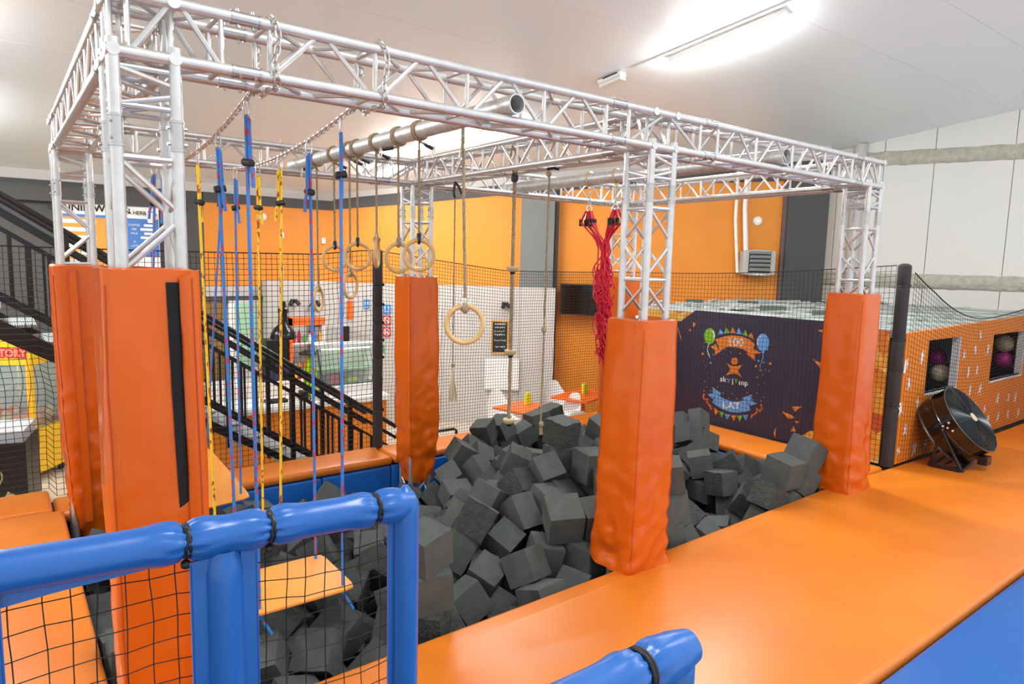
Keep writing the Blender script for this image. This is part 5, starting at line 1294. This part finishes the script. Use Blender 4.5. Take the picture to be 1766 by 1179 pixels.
p = at_chair(872, 682, .98); p = p+(p-vz(c1, 0)).normalized()*.08; ch.location = p; ch.rotation_euler = (0, 0, face(p, c1))
for px, py, tgt, lb in ((963, 685, c1, 'white shell chair behind the right corner of the orange table'), (870, 722, c1, 'white shell chair low in front of the orange table on the left'), (945, 722, c1, 'white shell chair low in front of the orange table on the right'),
                        (976, 665, c2, 'white shell chair with its back to the orange wall, left of the far table'), (1000, 702, c2, 'white shell chair in front of the far orange table'), (1036, 690, c2, 'white shell chair beside the front middle column pad')):
    p = at_chair(px, py, .98); p = p+(p-vz(tgt, 0)).normalized()*.16; clone(ch, p, (0, 0, face(p, tgt)), lb)
for px, py, lb in ((910, 692, 'yellow green card holder on the orange table by the white wall'), (1008, 674, 'yellow green card holder on the far orange table')):
    p = onz(px, py+5, .9); m = MB(); m.box(p.x-.055, p.x+.055, p.y-.04, p.y+.04, .90, 1.12); lab(m.build('card_holder', 'lime', None, 0, .01), lb, 'card holder')
m = MB(); p = ony(765, 742, 6.0); m.path([p+Vector(v) for v in ((-.25, 0, -.5), (-.25, 0, -.03), (-.2, 0, 0), (.2, 0, 0), (.25, 0, -.03), (.25, 0, -p.z+.01))], .025, 8); m.path([p+Vector(v) for v in ((-.25, 0, -.5), (-.25, 0, -p.z+.01))], .025, 8); lab(m.build('barrier_rail', 'blackm', None), 'low black tubular rail behind the middle column pad', 'rail')
# ------------------------------------------------------------------ ceiling lamps
def cl_on(x, y, dz=0): return Vector((x, y, ceil_z(y)-dz))
tilt = math.atan(.191)
def ceiling_lamp(label, x, y, yaw, L, power, vis=True):
    t = thing('ceiling_lamp', label, 'ceiling lamp', (0, 0, 0), 'fluorescent ceiling lamps')
    m = MB(); m.box(-.10, .10, -L/2-.04, L/2+.04, -.075, 0); m.build('housing', 'white', t, 0, .01)
    m = MB(); m.path([(0, -L/2-.02, -.075), (0, -L/2, -.075), (0, L/2, -.075), (0, L/2+.02, -.075)], [.02, .085, .085, .02], 14); m.build('tube', 'tube' if x > 7 or y < 6 or x < 0 else 'tubef', t)
    t.location = cl_on(x, y, .0); t.rotation_euler = (-tilt, 0, yaw)
    ld = bpy.data.lights.new('lamp_light', 'AREA'); ld.shape = 'RECTANGLE'; ld.size = .3; ld.size_y = L; ld.energy = power; ld.color = (1, .985, .96)
    lo = bpy.data.objects.new('lamp_light', ld); COL.objects.link(lo); lo.location = cl_on(x, y, .20); lo.rotation_euler = (-tilt, 0, yaw)
    return t
LP = 68
ceiling_lamp('lit fluorescent ceiling lamp at the top right of the picture', 7.28, 2.3, .19, 1.5, LP)
ceiling_lamp('lit fluorescent lamp on the ceiling seen between the truss beams, right of the ring bar', 6.4, 6.4, .19, 1.2, LP*.4)
ceiling_lamp('lit fluorescent lamp on the ceiling behind the middle truss beam corner', 5.5, 7.1, .19, 1.0, LP*.3)
ceiling_lamp('lit fluorescent lamp low on the far ceiling, just above the back truss beam', 5.66, 8.7, .19, 1.0, LP*.3)
for x, y, lb in [(-1.15, 8.2, 'fluorescent ceiling lamp above the yellow toy crane machine'), (-1.15, 5.6, 'fluorescent ceiling lamp above the upper end of the staircase'), (1.6, -3.0, 'fluorescent ceiling lamp above the blue netted frames'), (7.9, -3.4, 'fluorescent ceiling lamp above the blue trampoline mat'), (-5.5, 2.0, 'fluorescent ceiling lamp farthest left, above the left orange mat')]:
    ceiling_lamp(lb, x, y, .19, 1.5, LP)
t = thing('emergency_light', 'small white emergency light box on the ceiling left of the long lamp', 'emergency light', (0, 0, 0))
m = MB(); m.box(-.08, .08, -.2, .2, -.06, 0); m.build('housing', 'white2', t, 0, .01); m = MB(); m.box(-.07, .07, -.19, .19, -.11, -.06); m.build('diffuser', mat('frosted_cover', 'F2F0EC', .35), t, 0, .015)
m = MB(); m.box(-.082, -.078, -.15, .1, -.02, -.005); m.build('slot', 'louvd', t, 0)
t.location = cl_on(6.77, 3.85, .012); t.rotation_euler = (-tilt, 0, .19)
m = MB(); m.path([cl_on(6.85+.19*(3.4-y), y, .012) for y in (3.5, 2.6, 1.2, .0, -1.5)], .012, 6); lab(m.build('cable_duct', 'white', None), 'thin white cable duct on the ceiling leading to the long lamp', 'cable duct')
# ------------------------------------------------------------------ foam cubes
CUBES = [(2,1.04,0.456,1.077,-0.19,-0.76,0.88),(3,3.241,0.651,1.412,0.06,2.72,1.11),(0,1.696,0.27,1.679,-0.17,-3.05,-1.31),(0,0.726,0.527,1.068,-1.88,-0.33,1.17),(0,1.279,0.651,1.072,0.4,0.79,0.6),
 (3,1.715,0.295,1.412,-0.16,0.1,2.9),(0,2.819,0.61,1.122,-2.12,0.13,0.33),(0,2.327,0.705,0.93,-2.62,-0.24,-1.75),(3,2.779,1.267,1.305,2.21,2.15,-0.14),(3,5.93,0.269,1.461,0.04,-0.18,1.56),
 (1,3.231,1.215,1.266,-1.6,-0.9,1.62),(0,2.986,1.144,1.096,-0.4,-2.61,-1.06),(0,3.982,1.537,1.861,1.43,3.12,0.1),(0,2.592,0.84,0.997,-0.93,-1.04,-1.74),(0,1.94,1.462,1.007,-0.76,-2.43,-0.14),
 (2,1.015,0.936,1.111,-0.57,-0.45,-2.34),(3,6.377,0.293,1.573,-3.02,0.54,-0.01),(1,3.374,0.49,1.116,-3.11,-0,-1.56),(0,5.618,0.238,1.254,-2.99,-1.05,-0.17),(3,4.074,1.193,1.587,0.45,-1.5,-0.6),
 (0,5.797,0.919,1.178,0.17,-3.1,-0.08),(0,3.696,1.423,1.535,0.26,2.38,1.58),(1,2.741,0.292,1,-0.09,0.4,1.54),(0,1.734,0.295,1.142,-2.95,0.01,-0.83),(3,1.637,1.405,0.882,0.29,1.13,1.08),
 (1,2.616,1.304,1.048,0.42,2.14,-0.14),(0,3.421,1.495,1.415,0.26,-2.42,-1.58),(0,3.115,0.735,1.103,-0.17,-2.94,-0.42),(0,1.668,2.068,0.963,2.57,0.94,-1.08),(0,3.069,1.53,1.359,-2.03,0.34,-1.13),
 (1,3.716,1.927,1.499,-1.13,-0.08,0.88),(0,1.385,0.272,0.928,1.18,2.4,-0.16),(0,5.862,1.251,1.296,0.13,1.34,-0.7),(0,3.974,3.002,1.084,-0.2,-0.81,-1.08),(0,3.93,3.312,1.212,1.36,-2.61,-0.08),
 (0,6.625,2.03,1.351,0.44,-2.74,-0.14),(0,4.511,3.645,1.329,1.88,-0.19,-1.09),(0,2.03,1.803,0.996,0.41,-0.08,-0.48),(0,0.098,2.729,0.591,0.09,-2.57,-1.57),(1,3.591,2.863,0.898,0.43,0.08,-0.1),
 (0,4.17,0.327,1.709,0.63,1.34,-0.14),(0,5.763,0.558,1.086,-1.03,-2.15,1.5),(2,3.112,0.381,0.94,-0.55,-0.13,2),(1,5.871,1.202,1.027,0.18,0.06,-1.6),(0,0.088,0.953,1.159,0,1.49,1.57),
 (2,2.617,0.681,0.769,2.13,0.85,0.92),(3,6.25,0.269,1.309,1.75,0.52,0.1),(1,6.127,1.066,1.284,0.64,-0.13,-2.54),(0,5.144,3.616,1.212,-0.17,-1.1,-3.14),(0,3.5,0.53,1.408,-0.24,1.18,0.95),
 (0,3.506,1.199,1.331,-0.43,-1.16,-1.01),(0,1.644,0.57,0.994,0.08,-2.19,-2.42),(0,4.17,0.31,1.447,-1.42,-1.8,-0.14),(1,1.445,2.704,0.848,-1.98,-0.42,0.02),(0,2.308,3.47,0.908,0.89,-0.6,-1.67),
 (0,3.675,3.102,1.014,-0.76,-2.38,0.56),(0,3.512,3.237,0.763,-2.11,-0.67,-0.01),(0,0.816,0.228,0.932,0,0.28,-0),(0,4.822,3.694,1.336,-0.46,0.12,1.8),(0,2.85,1.58,1.199,0.56,0.04,1.37),
 (3,5.433,3.666,1.331,0.37,-1.8,-0.55),(1,3.783,1.276,1.3,2.11,0.17,0.17),(0,1.26,1.017,1.21,-0.26,-1.15,-2.55),(2,6.895,2.085,1.499,1.22,0.48,0.06),(0,0.096,2.443,0.525,-1.5,0.24,-1.57),
 (0,4.135,0.3,1.172,-0.02,-1.3,3),(1,6.888,1.986,1.241,0.33,-2.74,-0.13),(0,5.49,2.497,1.497,1.8,0.44,-1.42),(1,1.904,2.298,0.798,0.94,-0.56,0.75),(0,5.029,0.524,0.856,1.34,1.06,1.67),
 (0,4.025,1.529,1.603,1.1,-1.43,-1.63),(0,5.034,0.772,0.973,0.53,-0.34,0.07),(0,6.48,1.11,1.163,1.03,-0.38,-1.59),(0,1.248,1.814,0.978,0.48,-2.22,-1.96),(3,0.109,1.378,0.932,0.04,1.83,1.62),
 (0,1.692,2.41,0.926,0.78,-0.24,1.15),(0,4.185,3.256,1.13,-0.59,0.5,-2.04),(3,3.871,0.25,1.424,0.01,-1.58,1.56),(0,3.144,2.733,0.706,-1.77,0.64,-2.05),(3,6.217,1.623,1.215,0.62,2.53,-0.44),
 (0,5.329,0.597,0.829,-0.51,-1.37,2.59),(0,1.146,2.739,0.692,0.65,-0.19,-2.1),(2,5.875,0.882,0.91,-1.03,1.82,0.98),(0,2.034,0.5,0.849,-0.54,-0.49,1.55),(0,5.721,3.722,1.395,-1.35,-0,-1.57),
 (0,1.385,0.762,0.863,-0.9,-0.42,-0.49),(0,0.15,3.307,0.697,-0,0.43,1.57),(3,1.868,0.959,0.94,0.55,2.83,-0.34),(0,4.703,0.545,0.879,0.2,-2.57,1.69),(0,5.552,0.246,0.987,-0.27,1.03,2.83),
 (0,1.632,3.707,0.791,-1.94,1.71,-0.29),(0,3.225,3.353,0.785,-0.16,0.33,-0.52),(1,0.902,0.991,0.925,0.96,-2.77,0.92),(0,3.545,2.616,0.833,0.9,0.86,2.46),(1,4.019,2.792,0.96,0.39,0.75,2.33),
 (2,1.83,2.279,1.098,1.9,-0.76,-0.66),(3,6.179,0.946,1.055,-2.19,-0.2,0.15),(2,6.711,2.269,1.465,-0.33,0.51,0.15),(3,1.361,3.523,0.831,-1.51,-0.2,-1.14),(0,1.059,0.7,0.921,-2.43,0.36,-1.36),
 (0,5.651,0.619,0.786,-0.65,-1.88,1.3),(0,4.925,3.7,1.102,-1.48,-0.47,-0.2),(0,4.13,1.276,1.305,1.52,-0.06,-2.56),(0,1.57,0.971,0.756,2.46,-0.15,2.01),(0,1.966,1.242,0.765,-0.21,2.52,-1.33),
 (0,1.839,1.638,0.851,-2.64,-0.58,-1.11),(1,4.252,3.522,1.145,-0.98,0.53,-0.14),(1,5.064,2.474,1.352,1.86,-0.41,2.37),(2,2.338,2.78,0.666,2.6,1.12,-0.2),(0,5.994,0.273,1.129,-0.51,2.16,-0.37),
 (0,4.247,2.672,1.237,-0.25,1.11,1.67),(1,2.719,1.104,0.865,1.26,0.44,-2.38),(0,5.495,3.7,1.049,-1.76,-0.2,-0.01),(0,2.934,0.89,0.871,1.31,1.85,-1.38),(3,6.136,1.114,0.757,1.28,-0.46,1.97),
 (0,0.134,3.146,0.465,1.89,0.6,2.11),(0,1.753,1.888,0.785,-1.59,0.58,2.03),(0,5.646,1.444,1.179,0.93,0.07,-2.39),(3,0.15,3.123,0.953,-1.12,0.79,1.57),(0,4.064,0.897,1.508,0.06,-1.74,-1.78),
 (1,1.096,0.482,0.819,2,-0.56,-0.03),(3,2.486,2.277,0.795,-0.6,0.33,1.92),(0,2.46,0.355,0.789,-1.77,-0.08,-0.41),(0,4.497,3.207,1.067,-1.32,0.45,0.58),(0,5.33,2.267,1.256,-0.65,-0.08,-1.72),
 (0,6.706,0.947,1.103,-1.41,-2.64,-0.24),(2,3.62,1.899,1.274,-0.38,-0.24,-2.98),(2,4.58,2.732,1.183,-0.1,0.05,-2.36),(1,6.132,0.631,1.072,0.96,2.34,0.81),(2,0.996,3.145,1.042,-2.83,-0.67,-0.62),
 (0,1.393,2.109,0.825,2.1,-0.06,1.19),(0,1.363,1.132,0.997,-1.44,1.15,0.59),(1,3.201,2.315,0.863,-0.11,0.49,1.42),(0,2.465,1.352,0.808,3.02,-1,-0.14),(0,3.481,1.42,0.848,1.54,0.48,-0.92),
 (0,4.202,1.805,1.506,1.51,-0.03,1.58),(0,3.527,1.263,1.062,-0.21,-2.71,-0.47),(0,4.3,2.921,1.056,-1.16,-0.06,0.45),(0,6.285,1.935,1.1,0.31,2.84,-0.63),(1,4.662,0.7,1.087,-1.03,0.25,3.14),
 (0,1.738,1.434,0.563,1.17,0.7,1.54),(3,2.844,1.855,0.937,-0.69,2.92,-0.17),(2,3.316,1.723,1.268,1.21,-0.24,-3.03),(3,6.906,1.897,0.945,-0.67,1.24,-2.27),(0,1.022,1.285,0.828,-0.47,0.87,-2.79),
 (1,2.796,0.512,0.764,-0.37,0.25,-2.76),(0,6.264,3.673,0.987,2.35,0.35,1.94),(0,5.911,1.435,0.813,-1.85,-0.28,1.87),(0,1.315,2.808,1.044,0.25,0.99,-0.79),(2,2.737,2.887,0.659,1.21,-0.53,0.66),
 (0,3.042,0.669,0.805,-0.23,-2.88,-1.12),(3,3.839,3.311,0.888,-2.4,0.37,-1.39),(0,2.932,1.349,0.906,2.18,-0.54,0.61),(0,4.593,3.719,1.086,-1.93,0.02,1.56),(0,2.128,3.641,0.678,-2.6,-0.78,-0.55),
 (2,3.327,1.497,1.16,0.28,-0.23,1.38),(2,3.891,1.768,1.423,1.11,-1.39,-1.83),(3,4.006,1.552,1.329,1.47,0.1,-2.4),(1,5.384,2.616,1.25,-1.23,-0.36,0.44),(0,6.155,1.33,0.529,0.03,0.23,-1.71),
 (3,0.779,1.448,0.901,-1.02,-1.08,-1.44),(3,3.453,0.892,1.23,1.61,0.41,-1.91),(0,4.219,1.75,1.761,0.07,-0.01,-1),(0,2.521,3.051,0.682,-0.7,1.11,-0.22),(1,2.047,1.647,0.59,-0.18,-3.06,-0.52),
 (2,3.136,1.53,0.973,1.3,2.06,-0.88),(0,3.639,0.659,0.891,-1.18,0.14,-0.19),(0,6.701,2.252,1.21,-2.34,-0.99,0.74),(0,6.639,1.918,1.088,-0.76,-0.99,0.73),(2,1.302,3.005,0.803,1.31,0.48,2.25),
 (3,2.774,3.669,0.63,2.85,-0.89,0.19),(0,2.19,2.073,0.823,0.62,-0.33,-2.91),(0,2.836,1.436,0.615,-0.59,0.48,-2.13),(0,6.278,1.395,1.064,-0.12,-0.67,1.88),(0,2.512,3.397,0.768,2.76,-0.98,-0.09),
 (3,2.312,1.676,0.926,-1.79,-0.43,1.43),(0,6.475,2.205,1.013,-1.07,0.43,1.86),(0,5.563,0.92,0.701,0.38,0.55,2.04),(0,6.784,0.499,1.05,1.43,-0.12,1.8),(3,1.411,2.949,0.557,1.57,-2.11,-0.38),
 (0,1.854,3.464,0.753,-1.6,2.19,0.01),(0,3.638,3.037,0.612,-0.68,0.84,-0.88),(0,2.293,0.59,0.652,1.35,0.17,1.03),(0,4.073,0.934,1.243,0.04,-1.74,-1.78),(3,6.9,1.235,0.985,1.9,0.67,1.58),
 (2,3.126,3.083,0.659,-2.43,0.01,-1.98),(0,2.904,2.313,0.76,-2.31,-0.78,1.57),(0,5.191,3.687,0.95,1.74,-0.44,-0.37),(3,2.126,2.263,0.638,-0.73,-0.75,2.95),(0,3.873,3.335,0.509,-1.52,-0.67,0.62),
 (0,3.468,0.985,0.971,1.48,1.16,1.13),(0,5.675,1.37,0.741,-1.13,-0.91,-1.71),(0,6.32,1.709,0.723,-0.62,2.2,0.6),(2,6.215,1.49,0.862,0.45,0.52,-0.65),(0,5.273,0.256,0.838,-0.34,2.24,-0.41),
 (0,5.833,1.203,0.542,0.06,0.63,2.26),(1,2.23,1.009,0.686,-1.12,-0.31,-2.09),(0,2.243,1.381,0.589,1.22,-1.28,1.34),(3,2.672,1.187,0.591,-1.22,1.04,1.4),(0,3.318,0.521,0.774,-0.02,-1.29,-1.89),
 (0,2.929,2.838,0.449,2.32,-0.47,0.73),(0,2.894,3.193,0.486,-1.04,-0.5,-1.28),(3,3.357,3.084,0.517,0.7,-0.25,-1.78),(3,5.035,3.429,0.849,0.72,0.99,0.4),(2,5.566,3.684,0.817,0.38,0.17,-3.02),
 (0,6.11,3.483,0.873,-0.81,-0.73,0.7),(1,0.504,3.436,0.421,1.16,0,-1.57),(2,1.372,2.622,0.591,0.1,0.57,2.53),(1,1.219,3.162,0.283,-0.23,-0.55,-0.57),(0,1.742,0.288,0.883,1.3,-1.76,0.78),
 (0,1.985,3.429,0.481,1.02,-0.85,0.66),(0,2.773,3.241,0.709,0.3,-0.65,-0.87),(0,3.143,3.428,0.545,2.84,0.21,-1.04),(0,4.737,3.274,0.973,0.77,2.23,1.46),(0,5.906,2.17,1.019,1.26,-0.88,1.28),
 (3,6.413,0.28,0.96,0.14,-1.42,-1.57),(0,6.581,2.513,1.044,-2.65,-1.2,-0.49),(0,6.925,2.71,1.245,-0.38,2.16,1.13),(2,0.409,0.442,0.95,-0.32,-1.78,-0.13),(2,0.332,0.786,0.985,-0.54,-1.91,0.06),
 (0,0.519,1.349,0.747,1.76,1.19,-0.92),(0,0.676,1.967,0.557,-0.28,0.5,-1.29),(0,0.618,2.605,0.366,-0.4,0.81,-1.79),(0,0.538,3.172,0.64,0.56,-0.93,-0.95),(2,1.29,2.04,0.606,-2.64,-0.19,1.42),
 (0,1.539,0.483,0.778,0.62,3.07,-0.94),(0,1.445,1.249,0.778,1.64,0.42,-2.39),(2,2.205,1.357,0.914,-0.57,-0.65,-1.38),(1,2.706,1.556,0.947,-1.48,2.14,-0.14),(2,2.013,2.608,0.692,-1.07,0.62,-2.27),
 (3,2.143,3.205,0.655,0.08,-0.79,2.17),(0,2.737,2.547,0.646,-1.17,-0.71,-0.53),(2,2.4,3.071,0.866,0.08,2.69,-0.04),(0,3.381,0.75,0.906,1.16,-3.04,-0.3),(0,3.854,0.28,1.053,0.02,0.8,-1.56),
 (0,4.353,2.48,1.1,0.93,-0.44,1.95),(0,3.854,3.059,0.751,-2.78,-0.54,-0.06),(2,5.486,3.254,1.007,0.04,-2.35,-0.2),(0,5.609,1.585,0.961,2.04,0.45,-0.05),(0,6.489,2.513,1.348,-0.3,0.18,-1.59),
 (3,6.639,2.818,1.359,1.1,-0.09,3.14),(2,5.763,3.669,1.146,-0.31,-0.28,-0.19),(0,6.928,2.984,1.398,-1.09,0.13,-0.08),(0,0.388,2.113,0.681,2.09,-0.73,0.87),(1,0.391,2.93,0.808,-1.15,-3,-0.25),
 (0,0.592,2.959,0.381,-0.31,2.41,1.39),(0,0.57,3.157,0.937,-0.87,-0.94,-0.91),(0,0.875,3.717,0.834,1.57,2.28,0),(3,0.782,0.614,0.748,0.38,-0.3,-1.95),(2,0.916,2.875,0.424,1.95,-0.87,1.31),
 (0,1.055,2.901,0.876,1.4,-0.89,2.37),(0,1.159,3.292,0.803,-0.37,0.07,0.4),(2,2.338,1.443,1.106,-0.01,-0.48,0.95),(0,2.37,2.509,0.651,-1.88,-0.64,0.47),(1,1.809,3.124,0.605,-2.73,0.13,-0.93),
 (0,2.054,2.874,0.87,1.54,-0.18,1.61),(0,3.466,2.768,0.571,-0.8,0.35,1.25),(0,4.35,1.497,1.509,-0.65,-1.81,-1.7),(0,4.709,1.03,1.516,1.44,0.59,1.24),(0,4.97,2.118,1.202,1.4,2.03,0.46),
 (3,5.655,2.04,1.362,2.07,0.29,-0.74),(2,5.717,2.585,1.253,-3.08,-0.46,1.11),(1,5.318,2.973,1.194,-1.89,0.01,1.38),(2,5.991,1.823,1.101,0.45,-3.08,-0.81),(0,6.925,3.339,1.198,1.79,-0.08,1.55),
 (0,0.663,1.076,0.804,0.18,0.69,0.11),(0,0.823,1.807,0.721,2.07,0.29,0.33),(0,0.513,0.679,1.047,1.75,-0.29,-0.5),(0,0.409,1.557,0.926,-0.44,-0.24,0.14),(0,0.41,2.482,0.687,-0.29,-0.78,-0.49),
 (0,0.703,2.837,0.646,1.28,-0.13,-2.7),(0,0.759,2.513,0.644,-0.68,0.28,-2.72),(0,0.745,3.441,0.587,-1.34,2.32,0),(0,0.951,2.197,0.679,-0.97,0.46,1.28),(2,1.507,1.783,0.886,1.82,-0.59,-1.38),
 (3,0.925,3.043,0.671,0.29,-2.21,-1.36),(0,0.844,3.307,0.852,0.67,0.97,2.64),(0,1.536,3.286,0.846,1.36,0.08,0.31),(0,1.641,2.978,0.816,-0.28,2.71,-0.22),(0,4.495,1.286,1.557,0.96,-1.32,1.4),
 (0,4.97,1.211,1.396,-0.81,1.11,-1.21),(0,5.66,1.818,1.084,1.04,0,2.88),(2,6.128,2.063,1.012,-2.08,-0.93,1.37),(0,6.197,2.377,0.97,1.73,0.6,0.96),]
def foam_proto(k, ragged):
    d = [(1, 1, 1), (1.25, 1, .9), (1, 1, .72), (1.15, 1.15, 1.1)][k]; s_ = .255
    bm = bmesh.new(); bmesh.ops.create_cube(bm, size=1)
    bmesh.ops.subdivide_edges(bm, edges=bm.edges[:], cuts=5, use_grid_fill=True)
    for v in bm.verts:
        c = v.co.copy(); on = sum(abs(abs(x)-.5) < 1e-4 for x in c)
        r = .012 if on >= 2 else 0
        p = Vector((c.x*s_*d[0], c.y*s_*d[1], c.z*s_*d[2]))
        n = noise.noise_vector(p*16+Vector((k*7, ragged*3, 1)))
        p += n*(.0025+(.011*ragged if (c.z > .45 or c.x > .45) else 0)); p *= (1-(r*.5 if on == 2 else r if on == 3 else 0))
        v.co = p
    me = bpy.data.meshes.new('foam_cube'); bm.to_mesh(me); bm.free(); me.materials.append(M['foamd'] if ragged else M['foam'])
    if ragged > .5: me.materials[0] = M['foam']; me.materials.append(M['foamd'])
    if ragged > .5:
        for p in me.polygons: p.material_index = 1 if (p.normal.z > .6 or p.normal.x > .7) else 0
    me.shade_smooth(); me.set_sharp_from_angle(angle=math.radians(32)); return me
FP = {(k, r): foam_proto(k, r) for k in range(4) for r in (0, 1, .3)}
rnd = random.Random(77)
def zone(x, y):
    a = 'at the back of the pit' if y > 3.0 else 'in the rear half' if y > 2.0 else 'in the front half' if y > .9 else 'at the near edge'
    b = 'below the near swing' if x < 1.4 else 'right of the swings' if x < 2.4 else 'left of the front middle pad' if x < 3.3 else 'behind the front middle pad' if x < 4.3 else 'facing the banner' if x < 5.6 else 'by the front right pad'
    return a+', '+b
for k, x, y, z, a, b, c in CUBES:
    r = rnd.random(); rg = 1 if r < .16 else .3 if r < .24 else 0
    o = bpy.data.objects.new('foam_cube', FP[(k, rg)]); COL.objects.link(o); o.location = (x, y, z); o.rotation_euler = (a, b, c)
    ty = ['dark grey foam cube', 'longish dark grey foam block', 'flat grey foam block', 'large grey foam cube'][k]
    if rg: ty = ty.replace('dark grey', 'torn').replace('flat grey', 'flat torn').replace('large grey', 'large torn')
    lab(o, ty+' '+zone(x, y), 'foam cube', ty+'s '+zone(x, y))
#FILL
# ------------------------------------------------------------------ camera, ambient fill, view
cd = bpy.data.cameras.new('camera'); co = bpy.data.objects.new('camera', cd); COL.objects.link(co)
cd.sensor_fit = 'HORIZONTAL'; cd.sensor_width = 36; cd.lens = FPX/1766*36; cd.clip_start = .05; cd.clip_end = 100
co.matrix_world = Matrix.Translation(CAM) @ Matrix((CR, CU, -CF)).transposed().to_4x4(); SC.camera = co
w_ = bpy.data.worlds.new('ambient_fill'); SC.world = w_; w_.use_nodes = True  # even ambient light added to fill the hall
bg = w_.node_tree.nodes['Background']; bg.inputs['Color'].default_value = (.95, .985, 1.0, 1); bg.inputs['Strength'].default_value = .85
SC.view_settings.view_transform = 'Standard'; SC.view_settings.look = 'None'; SC.view_settings.gamma = 1; SC.view_settings.exposure = .52
try: SC.view_settings.use_curve_mapping = False
except Exception: pass
